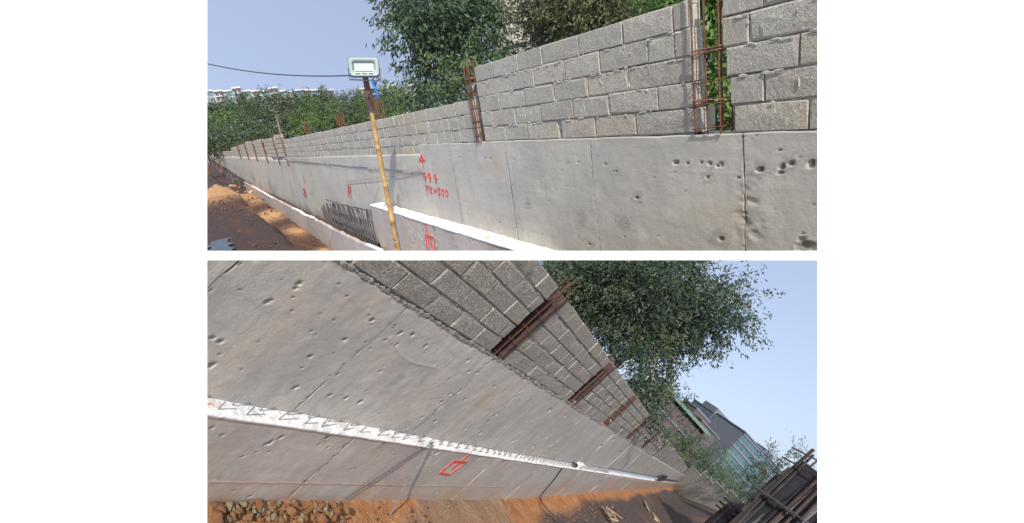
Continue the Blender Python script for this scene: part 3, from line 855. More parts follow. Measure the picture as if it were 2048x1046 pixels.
def groundA():
    xs = np.concatenate([np.arange(-430, -70, 3.0), np.arange(-70, -9, .22), np.arange(-9, -2, .6)]); ns = np.concatenate([np.arange(-.15, 6, .10), np.arange(6, 26, .8)])
    X, N = np.meshgrid(xs, ns)
    trench = np.interp(-X, [2, 12, 22, 30, 40, 70, 430], [-4.1, -4.05, -4.0, -4.15, -4.3, -4.9, -9.5])
    bank0 = 1.30 + .35 * fbm(X * .35, X * 0 + 1, 4) + .012 * (-X - 12)
    bankh = .60 + .25 * fbm(X * .3, N * .4, 3)
    Z = trench + bankh * smooth((N - bank0) / .45) + .13 * fbm(X * 1.3, N * 1.3, 5) + .07 * fbm(X * 4.5, N * 5, 3) + .12 * np.clip(fbm(X * .45, N * .6), 0, 1)
    mound = np.exp(-((X + 24.5) / 1.6) ** 2 - ((N - .9) / .4) ** 2) * .28 + np.exp(-((X + 18.2) / 1.1) ** 2 - ((N - .8) / .35) ** 2) * .2 + np.exp(-((X + 33) / 2.5) ** 2 - ((N - 1.1) / .6) ** 2) * .5
    Z = Z + mound * .35 + np.exp(-((X + 52) / 8) ** 2 - ((N - 3.2) / 1.5) ** 2) * .8 * (1 + .4 * fbm(X, N))
    Z = np.where(N < .42, np.interp(-X, [12, 15.6, 21.3, 27, 37, 66], [-3.2, -3.3, -3.4, -3.5, -3.6, -3.95]) + .04 * fbm(X * 2, N * 3), Z)
    wet = smooth((N - bank0 - .1) / .3) * (.75 + .5 * fbm(X * .5, N * 1.1)) + .75 * np.clip(fbm(X * .22 + 3, N * 1.5) * 2.2 + .35, 0, 1) * (mound < .08) - np.clip((-X - 36) / 8, 0, 1) * .6  # paints the shade over trench floor and bank as darker soil
    pale = np.clip(mound * 4.5 + .3 * fbm(X * 3, N * 3) * (mound > .05), 0, 1) + np.clip((-X - 40) / 6, 0, 1) * (X > -58) * .8  # mounds lightened to paint sunlit patches
    wet = wet + smooth((-X - 57) / 4) * 1.2  # more of the painted shade at the far end
    V = np.stack([X.ravel(), -N.ravel(), Z.ravel()], 1); nx = len(xs); i, j = np.meshgrid(np.arange(nx - 1), np.arange(len(ns) - 1))
    a0 = (j * nx + i).ravel(); F = np.stack([a0, a0 + nx, a0 + nx + 1, a0 + 1], 1)
    o = link(bpy.data.objects.new('soil_ground', np_mesh('soil_ground', V, F, M['soilA'], False, {'wet': np.clip(wet, 0, 1).ravel(), 'pale': np.clip(pale, 0, 1).ravel()})), A)  # wet carries the painted shade
    o['kind'] = 'structure'
    mb = Mesh(); S = 900
    mb.add([(-S, -S, -11.2), (-5, -S, -11.2), (-5, .3, -11.2), (-S, .3, -11.2)], [(0, 1, 2, 3)]); mb.obj('ground', M['earth'], A)['kind'] = 'structure'
    mb = Mesh(); mb.add([(-S, .26, -1.0), (-22, .26, -1.0), (-22, 420, 3), (-S, 420, 3)], [(0, 1, 2, 3)]); mb.obj('terrace_ground', M['earth'], A)['kind'] = 'structure'


groundA()


# stones and clods in the upper trench, pale lumps on the spoil bank
mb = Mesh()
for k in range(900):
    x = random.uniform(-45, -12.5); n = random.uniform(.6, 4.5) ; s = random.uniform(.012, .05) * (2.2 if random.random() < .12 else 1)
    z = -4.05 + (.55 if n > 2.1 else 0)
    me = rk[k % 9]; base = len(mb.v)
    mb.add([(x + v.co.x * s, -n + v.co.y * s, z + .05 + v.co.z * s) for v in me.vertices], [tuple(p.vertices) for p in me.polygons])
o = mb.obj('clods', M['clod'], A); o['kind'] = 'stuff'
M['sheet'] = simple('blue_grey_plastic', (.065, .085, .115), .5, (.045, .055, .075), 3, (6, .05 * SA))
q = A.ray((440, 496)); t_ = -3.35 / q[2]; mb = Mesh(); r_ = random.Random(2)
gx, gy = 22, 8
for j in range(gy + 1):
    for i in range(gx + 1):
        mb.v.append((q[0] * t_ + (i - gx / 2) * .16 + r_.uniform(-.04, .04), q[1] * t_ - DA + (j - gy / 2) * .09 + r_.uniform(-.03, .03) + .1 * math.sin(i * .9), -3.33 + r_.uniform(-.02, .03)))
mb.f += [(j * (gx + 1) + i, j * (gx + 1) + i + 1, (j + 1) * (gx + 1) + i + 1, (j + 1) * (gx + 1) + i) for j in range(gy) for i in range(gx)]; mb.mi += [0] * (gx * gy)
tag(mb.obj('plastic_sheet', M['sheet'], A), 'crumpled blue-grey plastic sheet on the dark soil at the lower left', 'plastic sheet')
for k in range(26):
    x = -46 - random.random() * 16; n = random.uniform(.9, 3.6); s = random.uniform(.12, .34)
    o = link(bpy.data.objects.new('earth_lump', rk[k % 9]), A, None, (x, -n, -4.2 + random.uniform(0, .9)), Matrix.Rotation(random.random() * 6, 4, 'Z') @ Matrix.Diagonal((s, s, s * .7, 1)))
    tag(o, 'ochre earth lump on the far spoil heap at the left edge', 'earth lump', 'earth lumps on the far spoil heap')
ps = thing(A, 'timber_pile', 'black jumble of posts and boards at the far left foot of the wall', 'timber pile', (-60, -.8, -4))
for k in range(80):
    px = 410 + 66 * random.random(); top = 321 + max(0, px - 420) * .62 + random.uniform(0, 12); q = A.wall((px, top), .62); sz = abs(q[0]) / 60
    Mx = Matrix.Translation((q[0] + 60, q[1] + .8 + random.uniform(-.1, .1), q[2] + 4)) @ Matrix.Rotation(random.uniform(-.5, .5), 4, 'Y')
    m_ = Mesh(); m_.box(-.16 * sz, .16 * sz, -.05, .05, -1.1 * sz, 0, M=Mx); m_.obj('post', random.choice([M['dsteel'], M['dsteel'], M['dsteel'], M['alud'], M['apt0']]), parent=ps)

# ---- the bamboo pole, floodlight, cable
pb = A.wall((800, 512), .55); pt = A.wall((741, 212), .62); ptt = A.wall((731, 156), .63)
pole = thing(A, 'bamboo_pole', 'leaning bamboo pole standing in front of the wall', 'pole', pb)
rel = lambda q: tuple(np.array(q) - np.array(pb))
n_ = 16; p0 = np.array(rel(A.wall((812, 590), .5))); p1 = np.array(rel(pt))
pts = []; rr = []
for i in range(n_ + 1):
    t = i / n_; c_ = p0 + (p1 - p0) * t + np.array([.02 * math.sin(t * 6), 0, 0])
    for dt, k in ((-.004, 1.0), (0, 1.18), (.004, 1.0)) if i % 3 == 1 else ((0, 1.0),):
        pts.append(c_ + (p1 - p0) * dt); rr.append((.058 - .016 * t) * k)
mb = Mesh(); mb.tube(pts, rr, 10); mb.obj('cane', M['bamboo'], parent=pole, smooth=True)
mb = Mesh(); p2 = np.array(rel(ptt)); mb.tube([p1 + (p1 - p0) * -.02, p1 + (p2 - p1) * .35 + np.array([.03, 0, 0]), p1 + (p2 - p1) * .7, p2 + (p2 - p1) * .1], [.056, .066, .054, .05], 9)
mb.obj('dark_wrapped_top', M['tape'], parent=pole)
mb = Mesh(); mb.tube([p1 + np.array([-.07, -.01, -.15]), p1 + np.array([-.06, -.02, .2]), p2 + np.array([-.03, 0, 0])], .02, 6); mb.obj('splice_stick', M['tape'], parent=pole)
mb = Mesh(); q = np.array(rel(A.wall((794, 478), .56))); mb.tube([q + np.array([-.05, -.06, 0]), q + np.array([.0, -.075, .02]), q + np.array([.06, -.06, -.01])], .018, 6); mb.obj('tie', M['tape'], parent=pole)

fc = np.array(A.wall((728, 134), .68)); dl = float(np.linalg.norm(fc - np.array([0, -DA, 0])))
pxm = dl / math.hypot(1000, math.hypot(728 - 1024, 523 - 134))            # metres per picture pixel there
to = (np.array([0, -DA, 0]) - fc); to /= np.linalg.norm(to)
zax = Vector(to); upv = Vector((-.0, 0, 1)); rt = Vector(A.ray((740, 134)) - A.ray((720, 134))).normalized()
rt = (rt - zax * rt.dot(zax)).normalized(); up2 = zax.cross(rt)
FR = Matrix((rt, up2, zax)).transposed().to_4x4()
fl_ = thing(A, 'floodlight', 'pale rectangular floodlight mounted on top of the bamboo pole', 'floodlight', fc, FR)
w2, h2 = 29 * pxm, 17.5 * pxm


def rrect(w, h, r, z, n=4):
    res = []
    for cx, cy, a0 in ((w - r, h - r, 0), (-w + r, h - r, 90), (-w + r, -h + r, 180), (w - r, -h + r, 270)):
        for k in range(n + 1): t = math.radians(a0 + 90 * k / n); res.append((cx + r * math.cos(t), cy + r * math.sin(t), z))
    return res


def loft(rings, mat, name, parent, cap0=True, cap1=True):
    mb = Mesh(); n = len(rings[0]); vs_ = [p for R in rings for p in R]; fs = []
    for i in range(len(rings) - 1):
        for k in range(n): fs.append((i * n + k, i * n + (k + 1) % n, (i + 1) * n + (k + 1) % n, (i + 1) * n + k))
    if cap0: fs.append(tuple(range(n))[::-1])
    if cap1: fs.append(tuple((len(rings) - 1) * n + k for k in range(n)))
    mb.add(vs_, fs); return mb.obj(name, mat, parent=parent)


d2 = .09
loft([rrect(w2 * .96, h2 * .95, .06, -d2 * .9), rrect(w2 * 1.035, h2 * 1.05, .065, -.06), rrect(w2 * 1.035, h2 * 1.05, .065, -.035)], M['alud'], 'back_shell', fl_)
loft([rrect(w2 * .9, h2 * .85, .06, -d2), rrect(w2, h2, .06, -.03), rrect(w2, h2, .06, 0), rrect(w2 * .93, h2 * .90, .05, .02), rrect(w2 * .80, h2 * .70, .05, .012), rrect(w2 * .70, h2 * .52, .04, -.035)], M['alu'], 'housing', fl_)
mb = Mesh(); mb.box(-w2 * .66, w2 * .66, -h2 * .45, h2 * .48, -.034, -.028); mb.obj('reflector', M['glassy'], parent=fl_)
mb = Mesh()
for k in range(3): mb.box(-w2 * .62 + k * w2 * .44, -w2 * .62 + k * w2 * .44 + w2 * .34, -h2 * .74, -h2 * .66, .010, .022)
mb.obj('clip', M['alud'], parent=fl_)
mb = Mesh(); mb.box(-w2 * .97, w2 * .97, -h2 * 1.12, -h2 * .93, -.08, -.005)
for k in range(14): mb.box(-w2 * .9 + k * w2 * .138, -w2 * .9 + k * w2 * .138 + .012, -h2 * 1.2, -h2 * 1.12, -.08, -.01)
mb.obj('heat_sink', M['alud'], parent=fl_)
mb = Mesh(); mb.tube([(-w2 * 1.03, -h2 * .1, -.04), (-w2 * 1.05, -h2 * 1.35, -.04), (w2 * 1.05, -h2 * 1.5, -.04), (w2 * 1.03, -h2 * .1, -.04)], .012, 6); mb.obj('bracket', M['alud'], parent=fl_)
ca = A.wall((414, 126), .7); p_ = A.far((385, 120), 13.0); q_ = Vector(A.wall((700, 151), .68))
mb = Mesh(); mb.tube([p_.lerp(q_, t) + Vector((0, 0, -.42 * 4 * t * (1 - t) * .32)) for t in np.linspace(0, 1, 24)], .013, 6)
tag(mb.obj('power_cable', M['wire'], A), 'thin dark cable sagging across the sky to the floodlight', 'cable')
# a blue rag and cable tangle under the lamp
mb = Mesh(); q = Vector(A.wall((748, 170), .66)); r_ = random.Random(3)
ring = [[q + Vector((math.cos(t) * rr_ * 1.0 + ox, math.sin(t) * rr_ * .5, z)) for t in np.linspace(0, 2 * math.pi, 9)[:-1]] for z, rr_, ox in ((.10, .025, -.04), (.05, .055, -.02), (-.02, .045, .0), (-.07, .065, .03), (-.13, .04, .04), (-.19, .05, .05), (-.24, .02, .05))]
mb.add([p + Vector((r_.uniform(-.015, .015), 0, r_.uniform(-.01, .01))) for R in ring for p in R], [(i * 8 + k, i * 8 + (k + 1) % 8, (i + 1) * 8 + (k + 1) % 8, (i + 1) * 8 + k) for i in range(6) for k in range(8)])
tag(mb.obj('blue_rag', M['blue'], A), 'blue rag tied under the floodlight', 'rag')
mb = Mesh(); mb.tube([Vector(A.wall(p, .66)) for p in ((742, 152), (750, 154), (744, 160), (752, 166), (748, 176), (740, 186), (736, 198))], .013, 5)
tag(mb.obj('lamp_lead', M['wire'], A), 'short black lead curling from the floodlight to the pole', 'cable')


# ------------------------------------------------------------------ foliage
def leaf_cloud(clumps, n, ll, lw, seed, droop=.5):
    """clumps: (centre Vector, radius Vector3) in local metres; leaves gathered in twigs so gaps stay open"""
    g = np.random.default_rng(seed); c = np.array([list(q[0]) for q in clumps]); r = np.array([list(q[1]) for q in clumps]); dens = np.array([q[2] if len(q) > 2 else 1.0 for q in clumps])
    wgt = (r.prod(1) ** (2 / 3)) * dens; wgt /= wgt.sum()
    nt_ = max(8, n // 26); k = g.choice(len(c), nt_, p=wgt)
    d = g.normal(size=(nt_, 3)); d /= np.linalg.norm(d, axis=1)[:, None]
    rad = g.random(nt_) ** .42
    tw = c[k] + d * r[k] * rad[:, None]                          # twig bases
    td = d * .8 + g.normal(size=(nt_, 3)) * .5 + np.array([0, 0, -.25 * droop]); td /= np.linalg.norm(td, axis=1)[:, None]
    kk = np.repeat(np.arange(nt_), 26); m = len(kk)
    s = g.random(m); P = tw[kk] + td[kk] * (s * ll * 6)[:, None] + g.normal(size=(m, 3)) * ll * .40
    ax = td[kk] * .7 + g.normal(size=(m, 3)) * .6 + np.array([0, 0, -droop]); ax /= np.linalg.norm(ax, axis=1)[:, None]
    sd = np.cross(ax, g.normal(size=(m, 3))); sd /= np.linalg.norm(sd, axis=1)[:, None]
    L_ = (ll * g.uniform(.6, 1.25, m))[:, None]; W_ = (lw * g.uniform(.7, 1.3, m))[:, None]
    V = np.stack([P, P + ax * L_ * .45 + sd * W_ * .5, P + ax * L_, P + ax * L_ * .45 - sd * W_ * .5], 1).reshape(-1, 3)
    F = np.arange(m * 4).reshape(-1, 4)
    clv = g.random(len(c)); tv = g.random(nt_)
    var = np.clip(.48 * clv[k][kk] + .38 * tv[kk] + .25 * g.random(m), 0, 1)
    return V, F, np.repeat(var, 4)


def tree(site, name, label, clumps, base, n, ll, lw, lm, bm_, seed, trunk_r=.1, group=None, droop=.5, limbs=True):
    t = thing(site, name, label, 'tree', base, group=group); b = Vector(base)
    cl = [(Vector(q[0]) - b,) + tuple(q[1:]) for q in clumps]
    V, F, var = leaf_cloud(cl, n, ll, lw, seed, droop)
    part('crown', np_mesh('crown', V, F, M[lm], False, {'var': var}), t)
    mb = Mesh(); cen = sum((q[0] for q in cl), Vector()) / len(cl); fork = cen * .45; r_ = random.Random(seed)
    mb.tube([Vector((0, 0, -.2)), fork * .5 + Vector((.1, 0, 0)) * trunk_r * 5, fork, cen], [trunk_r * 1.2, trunk_r, trunk_r * .8, trunk_r * .4], 8)
    if limbs:
        for q in cl:
            e = q[0]; s = fork.lerp(cen, r_.random() * .8)
            mb.tube([s, s.lerp(e, .5) + Vector([r_.uniform(-.1, .1) * e.length * .3 for _ in range(3)]), e + (e - s) * .02], [trunk_r * .36, trunk_r * .24, trunk_r * .10], 5)
    mb.obj('trunk', M[bm_], parent=t, smooth=True)
    return t


def px_clumps(site, lst, dep, spread=1.0, seed=0):
    r = random.Random(seed); res = []
    for q in lst:
        x, y, rx = q[:3]; dd = dep * (1 + r.uniform(-.10, .10) * spread); p = site.far((x, y), dd); m = dd / 1000
        res.append((p, Vector((rx * m, rx * m * 1.1, rx * m * .85)), q[3] if len(q) > 3 else 1.0))
    return res


tA = [(835, 25, 40), (880, -10, 50), (930, 20, 48), (870, 65, 40), (915, 75, 42), (965, 55, 34), (850, 105, 22, .9), (880, 115, 30), (925, 125, 34), (905, 160, 28, .9), (960, 110, 26, .8), (835, 140, 14, .7), (870, 180, 26, .8), (910, 190, 26), (812, 60, 13, .5), (815, 15, 18, .7), (848, 170, 18, .8), (945, -30, 30), (935, 175, 20, .8)]
cA = px_clumps(A, tA, 15, seed=1); bA = A.far((915, 330), 15.0)
tree(A, 'broadleaf_tree', 'large grey-green tree behind the wall right of the floodlight', cA, bA, 19000, .18, .060, 'leafA', 'barkA', 11, .09, droop=.6)
tR = [(1088, 15, 32), (1110, 10, 46), (1165, 20, 46), (1220, 10, 44), (1275, 0, 40), (1320, -5, 30), (1098, 60, 24), (1140, 65, 30), (1195, 45, 30), (1245, 30, 26), (1300, 22, 22), (1080, -30, 30), (1180, -20, 40), (1260, -30, 40), (1070, 72, 14, .7)]
cR = px_clumps(A, tR, 12.5, seed=2); bR = A.far((1190, 300), 12.5)
tree(A, 'broadleaf_tree', 'dark olive tree rising right behind the five-course block section', cR, bR, 30000, .13, .042, 'leafD', 'barkP', 12, .08, droop=.3)
g_ = [(1432, -20, 28), (1425, 15, 26), (1435, 50, 26), (1425, 85, 24), (1440, 115, 24), (1430, 145, 22), (1440, 180, 20), (1425, 205, 20), (1445, 235, 18), (1425, 250, 18), (1440, 262, 18), (1452, 245, 14), (1415, 225, 14), (1460, 270, 14), (1445, 285, 16), (1400, -5, 20), (1350, -12, 22), (1330, 0, 14)]
cg = px_clumps(A, g_, 5.1, seed=3)
cg = [(p + Vector((0, .1, 0)), r_, 1.0) for p, r_, _ in cg]
t = thing(A, 'leafy_shrub', 'bright green leafy climber filling the gap behind the rusty bars', 'shrub', A.far((1440, 290), 5.1))
V, F, var = leaf_cloud([(p - Vector(A.far((1440, 290), 5.1)), r_, 1) for p, r_, _ in cg], 9500, .075, .034, 5, .5)
part('leaves', np_mesh('leaves', V, F, M['leafG'], False, {'var': var}), t)
mb = Mesh()
for k in range(4): mb.tube([(random.uniform(-.08, .08), .02, -.05), (random.uniform(-.1, .1), .05, .5), (random.uniform(-.1, .1), .05, 1.3)], .006, 5)
mb.obj('stem', M['barkP'], parent=t)
t = thing(A, 'leafy_shrub', 'green branch hanging over the wall top beside the rusty bars', 'shrub', A.far((1345, 20), 5.6))
V, F, var = leaf_cloud([(Vector((-.05, .1, .12)), Vector((.15, .15, .12)), 1), (Vector((.1, .1, .18)), Vector((.12, .12, .12)), 1)], 900, .075, .032, 6, .5)
part('leaves', np_mesh('leaves', V, F, M['leafG'], False, {'var': var}), t)

# mid-distance greenery between the big tree and the pole
for i, (x, y, r0, dd, lab_, lm) in enumerate(((810, 205, 26, 30, 'bushy green tree low behind the wall right of the pole', 'leafF2'), (850, 200, 24, 26, 'dull green bush at the foot of the large grey-green tree', 'leafF'), (775, 215, 20, 34, 'small pale bush showing just right of the pole', 'leafF'))):
    cl = px_clumps(A, [(x, y, r0), (x - 12, y + 10, r0 * .8), (x + 14, y + 12, r0 * .8), (x + 4, y - 10, r0 * .6)], dd, seed=30 + i)
    tree(A, 'bush', lab_, cl, A.far((x, y + 45), dd), 1800, .22, .07, lm, 'barkA', 40 + i, .08)

# far wood: individual trees in three ranks
far_labels = ['tree in the far back rank below the apartment blocks', 'tree in the middle rank of the far wood', 'bright green tree in the front rank of the far wood']
protos = []
for k in range(6):
    cl = []; r_ = random.Random(k + 50)
    for j in range(9): cl.append((Vector((r_.gauss(0, 1.7), r_.gauss(0, 1.6), 4 + r_.gauss(0, 1.6))), Vector((1.7, 1.7, 1.4)) * r_.uniform(.7, 1.15)))
    V, F, var = leaf_cloud(cl, 1500, .62, .34, 70 + k, .3)
    protos.append((V, F, var))
pm = {}
for lm in ('leafF', 'leafF2'):
    for k, (V, F, var) in enumerate(protos): pm[lm, k] = np_mesh('crown', V, F, M[lm], False, {'var': var})
mbt = Mesh(); mbt.tube([(0, 0, -6), (.15, 0, 1.5), (0, 0, 4)], [.3, .22, .1], 6); trk = mbt.data('trunk', M['barkA'])


ORD = ['first', 'second', 'third', 'fourth', 'fifth', 'sixth', 'seventh', 'eighth', 'ninth', 'tenth', 'eleventh', 'twelfth', 'thirteenth', 'fourteenth', 'fifteenth', 'sixteenth',
       'seventeenth', 'eighteenth', 'nineteenth', 'twentieth', 'twenty-first', 'twenty-second', 'twenty-third', 'twenty-fourth', 'twenty-fifth', 'twenty-sixth']
CNT = {}


def far_tree(site, x, y, dd, s, rank, k, lm, label, group):
    p = site.far((x, y), dd); m = dd / 1000 * s / 7.0
    c_ = CNT.get(label, 0); CNT[label] = c_ + 1; label = ORD[min(c_, 25)] + ' ' + label.replace('tree in', 'tree from the left in', 1)
    t = thing(site, 'far_tree', label, 'tree', p - Vector((0, 0, 4 * m)), Matrix.Rotation(k * 1.3, 4, 'Z') @ Matrix.Scale(m, 4), group)
    part('crown', pm[lm, k % 6], t); part('trunk', trk, t)


r_ = random.Random(5); g_f = 'trees of the far wood in the upper view'
i = 0
for x in np.arange(405, 800, 17):
    far_tree(A, x + r_.uniform(-5, 5), np.interp(x, [405, 520, 600, 700, 800], [222, 207, 203, 204, 200]) + r_.uniform(-5, 6), 190 + r_.uniform(-15, 15), 34, 0, i, 'leafF', far_labels[0], g_f); i += 1
for x in np.arange(405, 790, 22):
    far_tree(A, x + r_.uniform(-6, 6), np.interp(x, [405, 520, 650, 800], [246, 232, 226, 218]) + r_.uniform(-6, 6), 140 + r_.uniform(-12, 12), 42, 1, i, 'leafF' if r_.random() < .7 else 'leafF2', far_labels[1], g_f); i += 1
for x, y, dd in ((396, 306, 330), (412, 300, 330), (430, 296, 320), (446, 294, 180), (466, 288, 130), (488, 284, 90), (512, 278, 90), (536, 272, 90), (404, 292, 300)):
    far_tree(A, x, y, dd, 34, 2, i, 'leafF', far_labels[2].replace('bright', 'low dull'), g_f); i += 1
for x in np.arange(400, 740, 24):
    far_tree(A, x + r_.uniform(-6, 6), np.interp(x, [400, 520, 620, 740], [285, 262, 248, 238]) + r_.uniform(-5, 5), 100 + r_.uniform(-8, 8), 44, 2, i, 'leafF2' if r_.random() < .65 else 'leafF', far_labels[2], g_f); i += 1

# ------------------------------------------------------------------ far apartment blocks (upper)
M['apt'] = simple('pale_plaster', (.36, .34, .36), .8); M['aptw'] = simple('white_parapet', (.50, .49, .50), .7)
M['pane'] = simple('blue_green_glass', (.09, .15, .18), .3, (.13, .20, .23), .3, spec=.6); M['dwin'] = simple('dark_window', (.07, .07, .09), .4)


def apartment(label, xa, xb, yt, d0, hpx, bays, seed):
    pa = A.far((xa, yt), d0); pc = A.far((xb, yt), d0 * 1.06); r_ = random.Random(seed)
    L_ = (pc.xy - pa.xy).length; ang = math.atan2(pc.y - pa.y, pc.x - pa.x); hgt = hpx * d0 / 1000; zt = pa.z; ztb = pc.z
    t = thing(A, 'apartment_block', label, 'apartment building', (pa.x, pa.y, zt - hgt), Matrix.Rotation(ang, 4, 'Z'), 'far apartment blocks over the wood')
    slope_ = (ztb - zt) / L_
    mb = Mesh(); bw = L_ / bays; fh = 3.1; shapes = []
    for b in range(bays):
        zz = slope_ * b * bw; up_ = hgt + zz + (r_.choice((0, 2.0, 2.0)) if b % 2 else 0); shapes.append((b * bw, up_))
        mb.box(b * bw, (b + 1) * bw - .02, .3 * (b % 2), 12, -8, up_)
    mb.obj('wall', M['apt'], parent=t)
    for b, (x0, up_) in enumerate(shapes):
        m_ = Mesh(); m_.box(x0 - .4, x0 + bw * .92, -1.0, 12.5, up_, up_ + .9); m_.obj('roof', M['aptw'], parent=t)
        for f in range(5):
            z1 = up_ - .7 - f * fh
            if b % 2 == 0:
                m_ = Mesh(); m_.box(x0 + bw * .08, x0 + bw * .9, -.12, .1, z1 - 2.4, z1); m_.obj('glazing', M['pane'], parent=t)
            else:
                for q in range(2):
                    m_ = Mesh(); m_.box(x0 + bw * (.1 + .45 * q), x0 + bw * (.42 + .45 * q), -.0, .5, z1 - 2.0, z1 - .3); m_.obj('window', M['dwin'], parent=t)
                m_ = Mesh(); m_.box(x0 + bw * .05, x0 + bw * .95, -.9, .3, z1 - 2.6, z1 - 2.1); m_.obj('balcony', M['aptw'], parent=t)


apartment('pale apartment block with blue glazing at the left edge of the skyline', 408, 575, 184, 330, 40, 9, 1)
apartment('pale apartment block over the wood left of the floodlight pole', 590, 668, 182, 330, 40, 5, 2)
apartment('pale apartment block half hidden right of the floodlight pole', 722, 830, 179, 330, 40, 6, 3)

# unfinished block building behind the trees
gb = A.far((1022, 150), 19); M['bgrey'] = block_mat('rough_grey_blockwork', (.50, .48, .44), SA, .5)
t = thing(A, 'grey_building', 'rough grey block building half hidden between the two trees', 'building', gb, Matrix.Rotation(.35, 4, 'Z'))
for (x0, x1, z0, z1, y) in ((-.75, .15, -2, 1.05, 0), (-.70, .30, 1.10, 1.75, .02), (-.45, .45, 1.82, 4.4, .05), (.5, 1.55, -1.5, .9, -.9)):
    m_ = Mesh(); m_.box(x0, x1, y, y + 1.2, z0, z1); m_.obj('wall', M['bgrey'], parent=t)
m_ = Mesh(); m_.box(.45, 1.62, -.98, .4, .90, 1.0); m_.obj('slab', M['concA'], parent=t)
for z in (.3, .95, 1.5, 2.2, 2.9): m_ = Mesh(); m_.box(-.5, .1, -.03, 0, z, z + .04); m_.obj('course_line', M['mortarA'], parent=t)

# =================================================================================== LOWER SITE
wb = thing(B, 'concrete_wall', 'tall cast concrete wall seen tilted with dark joints, in the lower view', 'retaining wall')
pitsB = px_pits(B, 0, [
    (599, 567, .022, .05), (593, 577, .016, .04), (537, 605, .026, .04), (545, 601, .014, .03), (745, 641, .02, .05), (691, 680, .02, .04), (622, 713, .018, .03), (605, 735, .014, .03),
    (596, 774, .016, .03), (590, 777, .02, .03), (425, 676, .025, .03), (443, 684, .025, .03), (422, 731, .035, .035), (801, 666, .026, .04), (773, 681, .018, .03), (795, 689, .022, .03), (761, 743, .02, .03), (484, 580, .01, .02),
    (851, 692, .03, .05), (825, 669, .02, .04), (660, 792, .03, .04), (693, 797, .025, .03), (720, 805, .04, .03), (937, 743, .03, .03), (953, 745, .03, .04), (935, 721, .03, .03), (972, 729, .03, .03), (898, 758, .03, .03),
    (930, 799, .03, .03), (988, 773, .03, .03), (1017, 774, .03, .03), (844, 835, .03, .04), (870, 843, .03, .04), (930, 858, .03, .04), (995, 828, .04, .05), (960, 866, .03, .03), (900, 788, .03, .03), (917, 783, .03, .03), (883, 804, .03, .03),
    (1100, 822, .05, .05), (1130, 832, .05, .05), (1026, 882, .04, .04), (1066, 892, .05, .05), (1093, 875, .05, .05), (1170, 860, .06, .06), (1200, 893, .08, .06), (1228, 879, .08, .06), (1238, 905, .08, .06), (694, 593, .009, .02), (644, 628, .008, .02), (670, 640, .008, .02), (587, 623, .01, .02), (614, 640, .008, .02)])
jxB = [on(B, 452, 548)[0], on(B, 715, 708)[0], on(B, 862, 832)[0], on(B, 988, 832)[0], 9.2, 12.8, 16.4, 20, 26]


def smooth(t): t = np.clip(t, 0, 1); return t * t * (3 - 2 * t)


def exB(X, Z):
    # big slumped pour mark with grey smear between second and third joint
    w = np.clip(1 - np.hypot((X - 3.75) / .45, (Z + 1.25 + (X - 3.75) * .2) / .30), 0, 1) * np.clip(fbm(X * 3 + 4, Z * 5) * 1.6 + .7, 0, 1)
    top = np.clip(1 - (-.67 - Z) / .05, 0, 1) * np.clip(fbm(X * 12, Z * 20) * 2 + .2, 0, 1)
    low = np.clip(1 - (Z + 1.78) / .18, 0, 1) * np.clip(fbm(X * 2, Z * 3) * 2, 0, 1)
    edge = np.exp(-(((Z + 1.02) - .05 * np.sin(X * 5) + (X - 3.6) * .1) / .014) ** 2) * (X > 3.05) * (X < 3.9)
    sc_ = np.clip(fbm(X * 2, Z * 26 + X * 4, 3) - .25, 0, 1) * .3
    strk = np.clip(fbm(X * 16, Z * .7 + 2, 4) - .12, 0, 1) * smooth((X - 3.9) / 1.8) * .85 + np.clip(fbm(X * 5 + 9, Z * .9, 4) - .3, 0, 1) * .8
    far = strk + np.clip((X - 6) / 10, 0, 1) * np.clip(fbm(X * 3, Z * .8) - .1, 0, 1)
    return -.004 * edge + .006 * top, .50 * w + .35 * top + .35 * low + sc_ + .5 * far, .5 * np.clip((X - 14) / 20, 0, 1) * np.clip(fbm(X * .5, Z) + .1, 0, 1)


topB = lambda x: -.672 + .018 * fbm(x * 2.3, x * 0 + 4, 4)
jB = [(j, .02 + .01 * i, .9) for i, j in enumerate(jxB)]
xsB = [.5] + jxB + [75]
for i, (a_, b_) in enumerate(zip(xsB[:-1], xsB[1:])):
    st_ = .010 if a_ < 3.5 else (.014 if a_ < 6 else (.035 if a_ < 15 else .09))
    panel('concrete_panel', wb, M['concB'], a_, b_ - .004, -1.80, topB, 0, st_, pitsB, jB, extra=exB, aspect=1.3 if a_ < 10 else 3, rough=.006)
# lower wall and ledge
wlb = thing(B, 'ledge_wall', 'lower concrete wall with rows of dowels along its white ledge, lower view', 'concrete wall')
LB = .115
hl = lambda x: -1.775 - .0065 * np.clip(np.asarray(x, float) - 3, 0, 30)
plB = px_pits(B, LB, [(538, 887, .035, .035), (565, 873, .016, .02), (560, 875, .016, .02), (655, 876, .035, .012, .04), (768, 889, .03, .02, .04), (486, 913, .014, .03), (425, 855, .02, .02), (445, 870, .012, .02), (500, 993, .014, .02), (875, 905, .04, .03), (862, 912, .015, .03),
                      (960, 916, .05, .03), (1007, 925, .04, .03), (1060, 932, .05, .03), (655, 895, .012, .02), (717, 911, .012, .02), (772, 980, .012, .02), (873, 985, .03, .03), (737, 990, .012, .02), (925, 997, .04, .03), (985, 993, .04, .03), (638, 890, .012, .02), (450, 848, .006, .02), (700, 925, .006, .02)])


def exLB(X, Z):
    dirt = np.clip(1 - (Z + 2.60) / .38, 0, 1)
    up_ = np.clip(1 - (-1.80 - Z) / .25, 0, 1) * np.clip(fbm(X * 2, Z * 4) + .35, 0, 1)
    return 0 * X, .35 * up_, .9 * dirt * (.6 + fbm(X * 3, Z * 2)) + .9 * np.clip((X - 15) / 20, 0, 1)


